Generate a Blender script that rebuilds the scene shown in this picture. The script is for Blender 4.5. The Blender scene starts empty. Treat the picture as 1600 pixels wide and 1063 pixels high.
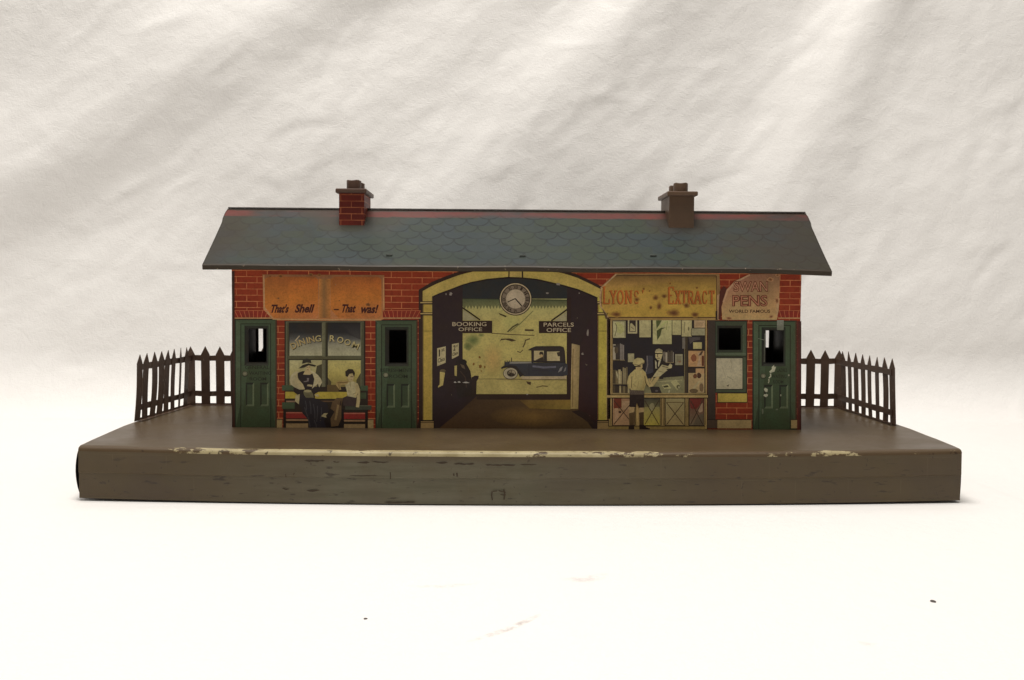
import bpy, bmesh, math, random
from mathutils import Vector, Matrix, noise
R = math.radians
random.seed(7)
scene = bpy.context.scene
COL = scene.collection

# ------------------------------------------------------------------ camera
F = 1400.0                      # focal length in photo pixels (photo 1600 wide)
CAM = Vector((0, 0, 0.0985))
PITCH, YAW, ROLL = R(3.13), R(-0.98), R(0.38)
ROT = Matrix.Rotation(YAW, 3, 'Z') @ Matrix.Rotation(R(90) - PITCH, 3, 'X') @ Matrix.Rotation(ROLL, 3, 'Z')
cd = bpy.data.cameras.new('camera')
cd.sensor_width = 36; cd.lens = F / 1600 * 36
cd.clip_start = 0.01; cd.clip_end = 50
cam = bpy.data.objects.new('camera', cd)
cam.matrix_world = Matrix.Translation(CAM) @ ROT.to_4x4()
COL.objects.link(cam); scene.camera = cam

def ray(px, py):
    return ROT @ Vector(((px - 800) / F, (531.5 - py) / F, -1))
def on_y(px, py, Y):            # point of an upright plane at depth Y
    d = ray(px, py); return CAM + d * ((Y - CAM.y) / d.y)
def on_z(px, py, Z):            # point of a level plane at height Z
    d = ray(px, py); return CAM + d * ((Z - CAM.z) / d.z)

# main sizes of the toy, metres
ZP = 0.0234                     # platform top
GZ = -0.0024                    # the cloth
YF = 0.4258                     # platform front
YB = 0.581                      # platform back
YW = 0.488                      # front wall of the building
YBW = 0.5353                    # back wall
YE, ZE = 0.474, 0.1115          # eave (top edge)
YR, ZR = 0.5166, 0.1445         # ridge

# ------------------------------------------------------------------ node helpers
def lin(c):
    f = lambda v: v / 12.92 if v <= .04045 else ((v + .055) / 1.055) ** 2.4
    return tuple(f(x / 255) for x in c[:3])
def rgba(c): return lin(c) + (1,)

class NT:
    def __init__(s, name):
        s.m = bpy.data.materials.new(name); s.m.use_nodes = True
        s.t = s.m.node_tree; s.t.nodes.clear()
        s.out = s.t.nodes.new('ShaderNodeOutputMaterial')
        s.b = s.t.nodes.new('ShaderNodeBsdfPrincipled')
        s.t.links.new(s.b.outputs[0], s.out.inputs[0])
    def n(s, typ, **kw):
        x = s.t.nodes.new(typ)
        for k, v in kw.items(): setattr(x, k, v)
        return x
    def put(s, sock, v):
        if isinstance(v, bpy.types.NodeSocket): s.t.links.new(v, sock)
        else: sock.default_value = v
    def math(s, op, a, b=0.0, c=None, clamp=False):
        x = s.n('ShaderNodeMath', operation=op, use_clamp=clamp)
        s.put(x.inputs[0], a); s.put(x.inputs[1], b)
        if c is not None: s.put(x.inputs[2], c)
        return x.outputs[0]
    def mix(s, f, a, b, blend='MIX'):
        x = s.n('ShaderNodeMix', data_type='RGBA', blend_type=blend, clamp_factor=True)
        s.put(x.inputs[0], f); s.put(x.inputs[6], a); s.put(x.inputs[7], b)
        return x.outputs[2]
    def coord(s, kind='Object', scale=(1, 1, 1), loc=(0, 0, 0)):
        tc = s.n('ShaderNodeTexCoord'); mp = s.n('ShaderNodeMapping')
        mp.inputs['Scale'].default_value = scale; mp.inputs['Location'].default_value = loc
        s.t.links.new(tc.outputs[kind], mp.inputs[0]); return mp.outputs[0]
    def noise(s, vec, scale, detail=4, rough=.55, dist=0.0):
        x = s.n('ShaderNodeTexNoise'); s.put(x.inputs['Vector'], vec)
        x.inputs['Scale'].default_value = scale; x.inputs['Detail'].default_value = detail
        x.inputs['Roughness'].default_value = rough; x.inputs['Distortion'].default_value = dist
        return x.outputs[0]
    def ramp(s, v, lo, hi, a=0.0, b=1.0):
        x = s.n('ShaderNodeMapRange'); x.clamp = True
        s.put(x.inputs[0], v)
        for i, k in enumerate((lo, hi, a, b)): x.inputs[i + 1].default_value = k
        return x.outputs[0]
    def sep(s, vec):
        x = s.n('ShaderNodeSeparateXYZ'); s.put(x.inputs[0], vec); return x.outputs
    def bump(s, h, strength=.3, dist=.001):
        x = s.n('ShaderNodeBump'); x.inputs['Strength'].default_value = strength
        x.inputs['Distance'].default_value = dist; s.put(x.inputs['Height'], h)
        s.t.links.new(x.outputs[0], s.b.inputs['Normal'])
    def fin(s, color, rough=.5, spec=.3, metal=0.0, coat=0.0):
        s.put(s.b.inputs['Base Color'], color); s.put(s.b.inputs['Roughness'], rough)
        s.b.inputs['Specular IOR Level'].default_value = spec
        s.b.inputs['Metallic'].default_value = metal
        s.b.inputs['Coat Weight'].default_value = coat
        return s.m

# ------------------------------------------------------------------ materials
def mat_ink():
    t = NT('lithographed_tin'); v = t.coord()
    a = t.n('ShaderNodeAttribute', attribute_name='ink').outputs['Color']
    n1 = t.noise(v, 140, 5, .65); n2 = t.noise(v, 1100, 3, .6)
    c = t.mix(t.ramp(n1, .35, .7, 0, .30), a, rgba((74, 58, 36)))
    c = t.mix(t.ramp(n2, .45, .75, 0, .28), c, rgba((40, 30, 22)))
    n3 = t.noise(v, 420, 2, .5)
    c = t.mix(t.ramp(n3, .75, .79, 0, .5), c, rgba((165, 150, 120)))
    t.bump(t.noise(v, 90, 3), .25, .0006)
    return t.fin(c, t.ramp(n1, .3, .7, .34, .55), .28)
def mat_brick(name='printed_brick', k=1.0):
    t = NT(name); uv = t.coord('UV'); v = t.coord()
    b = t.n('ShaderNodeTexBrick'); t.put(b.inputs['Vector'], uv)
    b.inputs['Color1'].default_value = rgba((158, 52, 32)); b.inputs['Color2'].default_value = rgba((136, 40, 28))
    b.inputs['Mortar'].default_value = rgba((205, 118, 74))
    b.inputs['Scale'].default_value = 1; b.inputs['Brick Width'].default_value = 32
    b.inputs['Row Height'].default_value = 9.6; b.inputs['Mortar Size'].default_value = .7
    b.inputs['Mortar Smooth'].default_value = .3; b.inputs['Bias'].default_value = 0
    wear = t.ramp(t.noise(v, 120, 4), .36, .56, .45 * k, k)
    f = t.math('MULTIPLY', b.outputs['Fac'], wear)
    base = t.mix(t.ramp(t.noise(v, 60, 3), .35, .65), rgba((164, 66, 37) if k == 1 else (112, 40, 29)), rgba((142, 52, 31) if k == 1 else (92, 34, 26)))
    c = t.mix(f, base, rgba((216, 134, 86)))
    c = t.mix(t.ramp(t.noise(v, 700, 3, .6), .5, .75, 0, .35), c, rgba((60, 25, 18)))
    t.bump(t.noise(v, 90, 3), .25, .0006)
    return t.fin(c, .5, .2)
def mat_platform():
    t = NT('worn_platform_paint'); v = t.coord()
    x, y, z = t.sep(v)
    vs = t.coord('Object', (1, 1, 5))
    nb = t.noise(v, 22, 5, .6, .4); ns = t.noise(t.coord('Object', (.35, 1, 3)), 90, 5, .65)
    brown = t.mix(t.ramp(nb, .3, .7), rgba((74, 60, 40)), rgba((86, 72, 47)))
    green = t.mix(t.ramp(ns, .35, .65), rgba((84, 80, 60)), rgba((99, 94, 75)))
    # greyer worn zone left of the middle, on the upright front only
    zone = t.math('MULTIPLY', t.ramp(t.math('ABSOLUTE', t.math('ADD', x, .025)), .05, .13, 1, 0), t.ramp(z, .017, .0205, 1, 0))
    zone = t.math('MULTIPLY', zone, t.ramp(nb, .28, .62, .35, 1))
    c = t.mix(zone, brown, green)
    c = t.mix(t.ramp(t.noise(v, 55, 4, .6), .5, .7, 0, .4), c, rgba((80, 68, 38)))
    c = t.mix(t.ramp(z, .0222, .0230, 0, .35), c, rgba((68, 52, 40)))
    # dark horizontal scuffs
    sc = t.noise(t.coord('Object', (1, 1, 5)), 110, 3, .5)
    sc2 = t.math('MULTIPLY', t.ramp(sc, .64, .70), t.ramp(z, .016, .0195, 1, .12))
    c = t.mix(t.math('MULTIPLY', sc2, .75), c, rgba((48, 38, 28)))
    # printed block joints on the front
    bt = t.n('ShaderNodeTexBrick')
    cx = t.n('ShaderNodeCombineXYZ'); t.put(cx.inputs[0], x); t.put(cx.inputs[1], t.math('ADD', z, .0012))
    t.put(bt.inputs['Vector'], cx.outputs[0])
    bt.inputs['Scale'].default_value = 1; bt.inputs['Brick Width'].default_value = .026
    bt.inputs['Row Height'].default_value = .0105; bt.inputs['Mortar Size'].default_value = .00022
    joint = t.math('MULTIPLY', bt.outputs['Fac'], t.ramp(t.noise(v, 70, 3), .47, .68, 0, .28))
    joint = t.math('MULTIPLY', joint, t.ramp(z, .0195, .0205, 1, 0))
    c = t.mix(joint, c, rgba((104, 93, 68)))
    sp = t.noise(v, 420, 2, .5)
    c = t.mix(t.ramp(sp, .70, .74, 0, .6), c, rgba((52, 40, 30)))
    t.bump(t.noise(v, 60, 4), .3, .0008)
    return t.fin(c, t.ramp(nb, .3, .7, .34, .54), .4)
def mat_stripe():
    t = NT('chipped_cream_edge'); v = t.coord(); x, y, z = t.sep(v)
    e = t.noise(t.coord('Object', (.5, 1, 1)), 160, 5, .7); e2 = t.noise(v, 26, 3)
    keep = t.ramp(t.math('ABSOLUTE', t.math('ADD', x, .035)), .05, .15, .18, -.085)
    k = t.math('ADD', t.math('ADD', e, keep), t.math('MULTIPLY', t.math('SUBTRACT', e2, .5), .5))
    f = t.ramp(k, .535, .565)
    cream = t.mix(t.ramp(t.noise(v, 90, 3), .35, .65), rgba((172, 160, 124)), rgba((144, 131, 96)))
    c = t.mix(f, rgba((80, 64, 44)), cream)
    c = t.mix(t.ramp(t.noise(v, 300, 3), .64, .70, 0, .85), c, rgba((50, 36, 24)))
    return t.fin(c, .5, .3)
def mat_roof():
    t = NT('printed_slates'); uv = t.coord('UV'); v = t.coord(); x, y, z = t.sep(v)
    u, w, _ = t.sep(uv)
    wob = t.math('MULTIPLY', t.math('SUBTRACT', t.noise(v, 70, 2), .5), .25)
    q = t.math('ADD', t.math('DIVIDE', w, .0064), wob)
    row = t.math('FLOOR', q); f = t.math('FRACT', q)
    uu = t.math('ADD', t.math('DIVIDE', u, .0127), t.math('MULTIPLY', t.math('MODULO', row, 2.0), .5))
    g = t.math('SUBTRACT', t.math('FRACT', uu), .5)
    arc = t.math('MULTIPLY', t.math('SUBTRACT', 1.0, t.math('SQRT', t.math('MAXIMUM', t.math('SUBTRACT', 1.0, t.math('MULTIPLY', t.math('MULTIPLY', g, g), 4.0)), 0.0))), .95)
    d = t.math('ABSOLUTE', t.math('SUBTRACT', f, arc))
    line = t.ramp(d, .05, .15, 1, 0)
    cusp = t.math('MULTIPLY', t.ramp(t.math('ABSOLUTE', g), .40, .5), t.ramp(f, .35, .8))
    line = t.math('MAXIMUM', line, cusp)
    line = t.math('MULTIPLY', line, t.ramp(t.noise(v, 55, 3), .36, .6, .15, .85))
    wn = t.n('ShaderNodeTexWhiteNoise', noise_dimensions='2D'); cb = t.n('ShaderNodeCombineXYZ')
    t.put(cb.inputs[0], t.math('FLOOR', uu)); t.put(cb.inputs[1], row); t.put(wn.inputs['Vector'], cb.outputs[0])
    tone = t.math('ADD', t.math('MULTIPLY', wn.outputs[0], .35), t.math('MULTIPLY', t.noise(v, 28, 3), .8))
    c = t.mix(t.ramp(tone, .38, .78), rgba((49, 57, 46)), rgba((46, 55, 57)))
    c = t.mix(t.math('MULTIPLY', line, .78), c, rgba((20, 24, 24)))
    # brown grime at the ends, below the eave edge and near the ridge
    gr = t.noise(v, 30, 5, .6)
    ends = t.ramp(t.math('ADD', t.math('ABSOLUTE', t.math('ADD', x, -.002)), t.math('MULTIPLY', t.math('SUBTRACT', gr, .5), .14)), .108, .158)
    rt = t.math('MULTIPLY', t.ramp(t.math('ADD', x, t.math('MULTIPLY', t.math('SUBTRACT', gr, .5), .1)), .10, .16), .6)
    dirt = t.math('MAXIMUM', t.math('MULTIPLY', ends, .75), rt)
    dirt = t.math('MAXIMUM', dirt, t.math('MULTIPLY', t.ramp(w, .005, 0.0), .5))
    for cxp in (-.0817, .1043):
        near = t.ramp(t.math('ADD', t.math('ABSOLUTE', t.math('SUBTRACT', x, cxp)), t.math('MULTIPLY', t.math('SUBTRACT', gr, .5), .05)), .008, .028, 1, 0)
        dirt = t.math('MAXIMUM', dirt, t.math('MULTIPLY', near, t.ramp(w, .026, .042)))
    c = t.mix(t.math('MULTIPLY', dirt, .85), c, t.mix(gr, rgba((52, 42, 32)), rgba((62, 52, 42))))
    # faded red ridge band
    wv = t.math('ADD', w, t.math('MULTIPLY', t.math('SUBTRACT', t.noise(v, 140, 3), .5), .0025))
    band = t.math('MULTIPLY', t.ramp(wv, .0457, .0468), t.ramp(wv, .0515, .0525, 1, 0))
    bw = t.math('MULTIPLY', band, t.ramp(t.noise(t.coord('Object', (.4, 1, 1)), 60, 4), .40, .62, .12, .85))
    c = t.mix(bw, c, rgba((104, 48, 43)))
    top = t.ramp(wv, .0515, .0525)
    c = t.mix(t.math('MULTIPLY', top, .8), c, rgba((58, 45, 36)))
    t.bump(t.noise(v, 45, 3), .35, .001)
    return t.fin(c, t.ramp(gr, .3, .7, .42, .6), .13)
def mat_plain(name, c1, c2, rough=.5, spec=.3, sc=60, metal=0.0, chips=None):
    t = NT(name); v = t.coord()
    n = t.noise(v, sc, 5, .6)
    c = t.mix(t.ramp(n, .32, .68), rgba(c1), rgba(c2))
    if chips: c = t.mix(t.ramp(t.noise(v, 330, 3), .66, .71, 0, .7), c, rgba(chips))
    t.bump(t.noise(v, 120, 3), .25, .0005)
    return t.fin(c, t.ramp(n, .3, .7, rough - .08, rough + .08), spec, metal)
def mat_cloth():
    t = NT('white_cotton_sheet'); v = t.coord(); uv = t.coord('UV')
    x, y, z = t.sep(v); st = 0.0; ns = t.noise(v, 260, 4, .7)
    def smudge(ax, ay, bx, by, hw, k):           # a rubbed mark from one point of the cloth to another
        nonlocal st
        a, b = on_z(ax, ay, GZ), on_z(bx, by, GZ); m = (a + b) / 2; d = b - a; L = d.length / 2; an = math.atan2(d.y, d.x)
        dx, dy = t.math('SUBTRACT', x, m.x), t.math('SUBTRACT', y, m.y)
        uu = t.math('DIVIDE', t.math('ADD', t.math('MULTIPLY', dx, math.cos(an)), t.math('MULTIPLY', dy, math.sin(an))), L)
        vv = t.math('DIVIDE', t.math('SUBTRACT', t.math('MULTIPLY', dy, math.cos(an)), t.math('MULTIPLY', dx, math.sin(an))), hw)
        vv = t.math('SUBTRACT', vv, t.math('MULTIPLY', t.math('MULTIPLY', uu, uu), .8))
        q = t.math('ADD', t.math('MULTIPLY', uu, uu), t.math('MULTIPLY', vv, vv))
        f = t.math('MULTIPLY', t.ramp(q, 0, 1.2, k, 0), t.ramp(ns, .38, .62))
        st = t.math('ADD', st, f)
    smudge(738, 998, 850, 956, .0016, .75); smudge(640, 914, 745, 910, .0020, .28); smudge(880, 906, 955, 897, .0035, .4); smudge(1340, 1000, 1372, 1004, .002, .3)
    n = t.noise(v, 6, 4)
    c = t.mix(n, (.80, .785, .765, 1), (.83, .815, .795, 1))
    c = t.mix(st, c, (.42, .34, .32, 1))
    su = t.n('ShaderNodeMapping'); t.put(su.inputs[0], uv); su.inputs['Scale'].default_value = (.35, 1, 1)
    w1 = t.noise(su.outputs[0], 1100, 3, .7)
    sv = t.n('ShaderNodeMapping'); t.put(sv.inputs[0], uv); sv.inputs['Scale'].default_value = (1, .4, 1)
    w2 = t.noise(sv.outputs[0], 900, 2, .6)
    w3 = t.noise(uv, 70, 6, .62, .3)
    h = t.math('ADD', t.math('ADD', t.math('MULTIPLY', w1, .55), t.math('MULTIPLY', w2, .3)), t.math('MULTIPLY', w3, 2.0))
    t.bump(h, .62, .0007)
    m = t.fin(c, .95, .08)
    t.b.inputs['Sheen Weight'].default_value = .15
    return m
INK = mat_ink(); BRICK = mat_brick(); DBRICK = mat_brick('dull_printed_brick', .4); PLAT = mat_platform(); STRIPE = mat_stripe(); ROOF = mat_roof()
BROWN = mat_plain('brown_fence_paint', (72, 54, 42), (88, 68, 53), .5, .3, 80, chips=(110, 96, 80))
TIN = mat_plain('dark_bare_tin', (40, 34, 30), (54, 46, 40), .55, .25)
SIDE = mat_plain('red_brown_side_paint', (112, 50, 36), (88, 44, 32), .5, .25)
FASC = mat_plain('dark_fascia_paint', (56, 49, 40), (66, 57, 46), .5, .22, 50, chips=(140, 124, 104))
POTS = mat_plain('dark_pot_paint', (84, 62, 50), (74, 56, 46), .5, .3)
CHB = mat_plain('brown_chimney_paint', (94, 72, 54), (82, 64, 48), .48, .35, 70)
TAB = mat_plain('slate_painted_tab', (62, 66, 60), (72, 76, 70), .4, .4)
RIDGE = mat_plain('dark_ridge_paint', (50, 40, 33), (40, 32, 28), .6, .15)
CLOTH = mat_cloth()
LINT = mat_plain('dark_lint', (82, 77, 74), (112, 106, 101), .9, .1, 900)

# ------------------------------------------------------------------ objects
root = bpy.data.objects.new('toy_railway_station', None)
root.empty_display_size = .05; root.location = (0, .5, 0)
COL.objects.link(root)
root['label'] = 'old printed tin toy railway station with slate roof, two chimneys and picket fences'
root['category'] = 'toy station'

def link(name, me, mat, parent=root, label=None):
    o = bpy.data.objects.new(name, me); COL.objects.link(o)
    if mat is not None: me.materials.append(mat)
    if parent is not None:
        o.parent = parent
        if parent is root: o.matrix_parent_inverse = Matrix.Translation(-root.location)   # parts lie at the world origin
    if label: o['label'] = label
    return o
def from_bm(name, bm, mat, parent=root, label=None, smooth=False):
    me = bpy.data.meshes.new(name); bm.to_mesh(me); bm.free()
    if smooth: me.polygons.foreach_set('use_smooth', [True] * len(me.polygons))
    return link(name, me, mat, parent, label)
def holder(name, parent=root, label=None):
    """a part that has pieces but no sheet of its own: an Empty at the wall"""
    o = bpy.data.objects.new(name, None); o.empty_display_size = .01; COL.objects.link(o)
    o.parent = parent; o.matrix_parent_inverse = Matrix.Translation(-parent.location)
    if label: o['label'] = label
    return o
def add_box(bm, x0, x1, y0, y1, z0, z1, bev=0.0):
    vs = [bm.verts.new((x, y, z)) for x in (x0, x1) for y in (y0, y1) for z in (z0, z1)]
    fs = [bm.faces.new([vs[i] for i in q]) for q in
          ((0, 1, 3, 2), (4, 6, 7, 5), (0, 4, 5, 1), (2, 3, 7, 6), (0, 2, 6, 4), (1, 5, 7, 3))]
    bmesh.ops.recalc_face_normals(bm, faces=fs)
    if bev:
        es = {e for f in fs for e in f.edges}
        bmesh.ops.bevel(bm, geom=list(es), offset=bev, segments=2, affect='EDGES', profile=.5)

# ------------------------------------------------------------------ printing on the tin
class Stack:
    """one patch of printing; every ink layer lies 3 microns above the last"""
    def __init__(s, base=3e-5): s.d = base
    def up(s): s.d += 3e-6; return s.d
_txt = {}
def text_mesh(body, bold):
    k = (body, bold)
    if k in _txt: return _txt[k]
    cu = bpy.data.curves.new('t', 'FONT'); cu.body = body; cu.size = 1; cu.offset = bold
    cu.dimensions = '2D'; cu.fill_mode = 'FRONT'; cu.resolution_u = 3
    ob = bpy.data.objects.new('t', cu); COL.objects.link(ob)
    dg = bpy.context.evaluated_depsgraph_get(); dg.update()
    me = bpy.data.meshes.new_from_object(ob.evaluated_get(dg))
    vs = [(v.co.x, v.co.y) for v in me.vertices]; fs = [list(p.vertices) for p in me.polygons]
    bpy.data.objects.remove(ob); bpy.data.curves.remove(cu); bpy.data.meshes.remove(me)
    _txt[k] = (vs, fs); return _txt[k]

def ink(c):                                     # printing inks: pale colours raised to offset dim wall light, dark ones deepened
    r = lin(c); L = .3 * r[0] + .6 * r[1] + .1 * r[2]; k = .88 + .95 * min(1, L * 2.4)
    k = min(k, .74 / max(r)) if max(r) else k
    return tuple(q * k for q in r)
class Art:
    def __init__(s, name, stack, parent=root, label=None, T=None):
        s.name, s.st, s.parent, s.label = name, stack, parent, label
        s.v, s.f, s.c = [], [], []
        s.T = T or (lambda x, y: (x, y))
    def place(s, x, y, d): return on_y(x, y, YW - d)
    def _add(s, pts, faces, cols, d):
        b = len(s.v)
        s.v += [s.place(*s.T(x, y), d) for x, y in pts]
        for f in faces:
            s.f.append([b + i for i in f]); s.c.append([cols[i] for i in f])
    def poly(s, pts, c, d=None):
        d = d or s.st.up()
        cols = [ink(c)] * len(pts) if not isinstance(c[0], (tuple, list)) else [ink(q) for q in c]
        s._add(pts, [range(len(pts))], cols, d); return s
    def rect(s, x0, y0, x1, y1, c, d=None):      # c may be (top, bottom)
        if isinstance(c[0], (tuple, list)): c = [c[0], c[0], c[1], c[1]]
        return s.poly([(x0, y0), (x1, y0), (x1, y1), (x0, y1)], c, d)
    def hrect(s, x0, y0, x1, y1, c):             # left -> right gradient
        return s.poly([(x0, y0), (x1, y0), (x1, y1), (x0, y1)], [c[0], c[1], c[1], c[0]])
    def frame(s, o, i, c):                        # c: one colour or (left, top, right, bottom)
        if not isinstance(c[0], (tuple, list)): c = (c,) * 4
        d = s.st.up(); x0, y0, x1, y1 = o; a0, b0, a1, b1 = i
        s.poly([(x0, y0), (a0, b0), (a0, b1), (x0, y1)], c[0], d)
        s.poly([(x0, y0), (x1, y0), (a1, b0), (a0, b0)], c[1], d)
        s.poly([(x1, y0), (x1, y1), (a1, b1), (a1, b0)], c[2], d)
        s.poly([(x0, y1), (a0, b1), (a1, b1), (x1, y1)], c[3], d); return s
    def line(s, pts, w, c, closed=False):
        n = len(pts); L = []; 
        for i, p in enumerate(pts):
            p = Vector(p)
            a = Vector(pts[i - 1]) if (i or closed) else None
            b = Vector(pts[(i + 1) % n]) if (i < n - 1 or closed) else None
            t = Vector((0, 0))
            if a is not None and (p - a).length: t += (p - a).normalized()
            if b is not None and (b - p).length: t += (b - p).normalized()
            t = t.normalized() if t.length else Vector((1, 0))
            k = 1.0
            if a is not None and b is not None:
                k = 1 / max(.5, t.dot((b - p).normalized()))
            nn = Vector((-t.y, t.x)) * (w / 2 * k)
            L += [tuple(p + nn), tuple(p - nn)]
        fs = [(2 * i, 2 * i + 1, 2 * i + 3, 2 * i + 2) for i in range(n - 1)]
        if closed: fs.append((2 * n - 2, 2 * n - 1, 1, 0))
        s._add(L, fs, [ink(c)] * len(L), s.st.up()); return s
    def ell(s, cx, cy, rx, ry, c, n=28, rim=None, jag=0.0):
        P = []
        for i in range(n):
            k = 1 + (random.random() - .5) * 2 * jag
            P.append((cx + rx * k * math.cos(2 * math.pi * i / n), cy + ry * k * math.sin(2 * math.pi * i / n)))
        if rim is None: return s.poly(P, c)
        P2 = [(cx + (x - cx) * .45, cy + (y - cy) * .45) for x, y in P]
        s._add([(cx, cy)] + P2 + P,
               [(0, 1 + i, 1 + (i + 1) % n) for i in range(n)] + [(1 + i, 1 + n + i, 1 + n + (i + 1) % n, 1 + (i + 1) % n) for i in range(n)],
               [ink(c)] + [ink(tuple(a * .62 + b * .38 for a, b in zip(c, rim)))] * n + [ink(rim)] * n, s.st.up()); return s
    def ring(s, cx, cy, r0, r1, c, n=40):
        P = [(cx + r * math.cos(2 * math.pi * i / n), cy + r * math.sin(2 * math.pi * i / n)) for r in (r0, r1) for i in range(n)]
        s._add(P, [(i, (i + 1) % n, n + (i + 1) % n, n + i) for i in range(n)], [ink(c)] * len(P), s.st.up()); return s
    def text(s, body, x0, y0, x1, y1, c, shear=0.0, bold=0.0, rot=0.0, quad=None):
        """fit the letters to a box, then shear / turn about its middle; quad = corner points tl,tr,br,bl"""
        vs, fs = text_mesh(body, bold)
        ax, bx = min(v[0] for v in vs), max(v[0] for v in vs); ay, by = min(v[1] for v in vs), max(v[1] for v in vs)
        mx, my = (x0 + x1) / 2, (y0 + y1) / 2; P = []
        for x, y in vs:
            a = (x - ax) / (bx - ax); b = (by - y) / (by - ay)
            if quad:
                tl, tr, br, bl = [Vector(q) for q in quad]
                p = (tl * (1 - a) + tr * a) * (1 - b) + (bl * (1 - a) + br * a) * b; P.append((p.x, p.y)); continue
            px = x0 + a * (x1 - x0) + shear * (1 - b) * (y1 - y0); py = y0 + b * (y1 - y0)
            if rot:
                dx, dy = px - mx, py - my; cr, sr = math.cos(rot), math.sin(rot)
                px, py = mx + dx * cr - dy * sr, my + dx * sr + dy * cr
            P.append((px, py))
        s._add(P, fs, [ink(c)] * len(P), s.st.up()); return s
    def done(s):
        me = bpy.data.meshes.new(s.name); me.from_pydata(s.v, [], s.f)
        at = me.color_attributes.new('ink', 'FLOAT_COLOR', 'CORNER')
        flat = []
        for cs in s.c:
            for q in cs: flat += [q[0], q[1], q[2], 1.0]
        at.data.foreach_set('color', flat)
        return link(s.name, me, INK, s.parent, s.label)

# ------------------------------------------------------------------ platform
XL, XR = on_y(122, 700, YF).x, on_y(1503, 706, YF).x
def bulge(x):                                   # the long front is bowed outwards
    t = (x - XL) / (XR - XL); return .008 * (1 - (2 * t - 1) ** 2)
def side(d):                                    # and so are its two ends
    t = min(1, max(0, (YB - d) / (YB - YF))); m = t / .5 if t < .5 else (1 - t) / .5
    return .0056 * m * (1.25 - .25 * m * m)
def ends(x):
    t = abs(2 * (x - XL) / (XR - XL) - 1); return t ** 3
N = 90
prof_top = []                                   # rows of the top sheet, back to front
bm = bmesh.new(); rows = []
depths = [YB, YB - .008, YB - .02, YB - .035, YB - .05, YB - .07, YB - .09, YF + .045, YF + .03, YF + .018, YF + .009, YF + .0034]
for j, d in enumerate(depths):
    k = max(0.0, (YB - d) / (YB - YF)) ** 2
    rows.append([bm.verts.new((XL + (XR - XL) * i / N + side(d) * (2 * i / N - 1), d - bulge(XL + (XR - XL) * i / N) * k,
                 ZP - .0007 * (1 - ends(XL + (XR - XL) * i / N)) * k + .00025 * noise.noise(Vector((i * .16, j * .7, 3))))) for i in range(N + 1)])
def edge_row(dy, dz, wob=.0002):
    out = []
    for i in range(N + 1):
        x = XL + (XR - XL) * i / N
        out.append((x, YF + dy - bulge(x) + wob * noise.noise(Vector((i * .22, dy * 900, dz * 500))),
                    ZP - .0007 * (1 - ends(x)) + dz))
    return out
last_top = [v.co.copy() for v in rows[-1]]
for a, b in zip(rows, rows[1:]):
    for i in range(N): bm.faces.new((a[i], b[i], b[i + 1], a[i + 1]))
# front sheet below the edge strip, with a fold line half way down
fr = [edge_row(.0000, -.0022), edge_row(-.0001, -.0070), edge_row(-.0002, -.0122), edge_row(.0003, -.0126), edge_row(.0003, -.0190)]
bot = []
for i in range(N + 1):
    x = XL + (XR - XL) * i / N
    bot.append((x, YF + .0003 - bulge(x), GZ + .0002 + .0008 * ends(x)))
fr.append(bot)
frv = [[bm.verts.new(p) for p in r] for r in fr]
for a, b in zip(frv, frv[1:]):
    for i in range(N): bm.faces.new((a[i], b[i], b[i + 1], a[i + 1]))
# back skirt
bk = [bm.verts.new((v.co.x, YB, GZ + .0002)) for v in rows[0]]
for i in range(N): bm.faces.new((rows[0][i], rows[0][i + 1], bk[i + 1], bk[i]))
bmesh.ops.recalc_face_normals(bm, faces=bm.faces[:])
platform = from_bm('platform', bm, PLAT, label='flat brown platform with worn paint along its bowed front')
bm = bmesh.new()
sr = [[tuple(p) for p in last_top], edge_row(.0016, -.0001, .0003), edge_row(.0006, -.0006), edge_row(.0001, -.0013), edge_row(.0000, -.0022)]
sv = [[bm.verts.new(p) for p in r] for r in sr]
for j, (a, b) in enumerate(zip(sv, sv[1:])):
    for i in range(N): bm.faces.new((a[i], b[i], b[i + 1], a[i + 1]))
bmesh.ops.recalc_face_normals(bm, faces=bm.faces[:])
from_bm('edge_strip', bm, STRIPE, platform, 'cream painted edge strip, chipped and rubbed', True)
# end skirts, the left one sprung outwards
for sx, x0, out in ((-1, XL, .0017), (1, XR, .0004)):
    bm = bmesh.new(); G = []
    for j in range(9):
        q = j / 8
        G.append([bm.verts.new((x0 + sx * (.0002 + out * math.sin(math.pi * q) ** .8 * (1 - .55 * i / 12) + side(YF + .0012 + (YB - YF - .0012) * i / 12)),
                                YF + .0012 + (YB - YF - .0012) * i / 12, ZP - .0012 - q * (ZP - GZ - (.0042 if sx < 0 else .0018)))) for i in range(13)])
    for a, b in zip(G, G[1:]):
        for i in range(12): bm.faces.new((a[i], a[i + 1], b[i + 1], b[i]))
    bmesh.ops.recalc_face_normals(bm, faces=bm.faces[:])
    from_bm('end_skirt', bm, TIN if sx < 0 else PLAT, platform, None, True)

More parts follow.
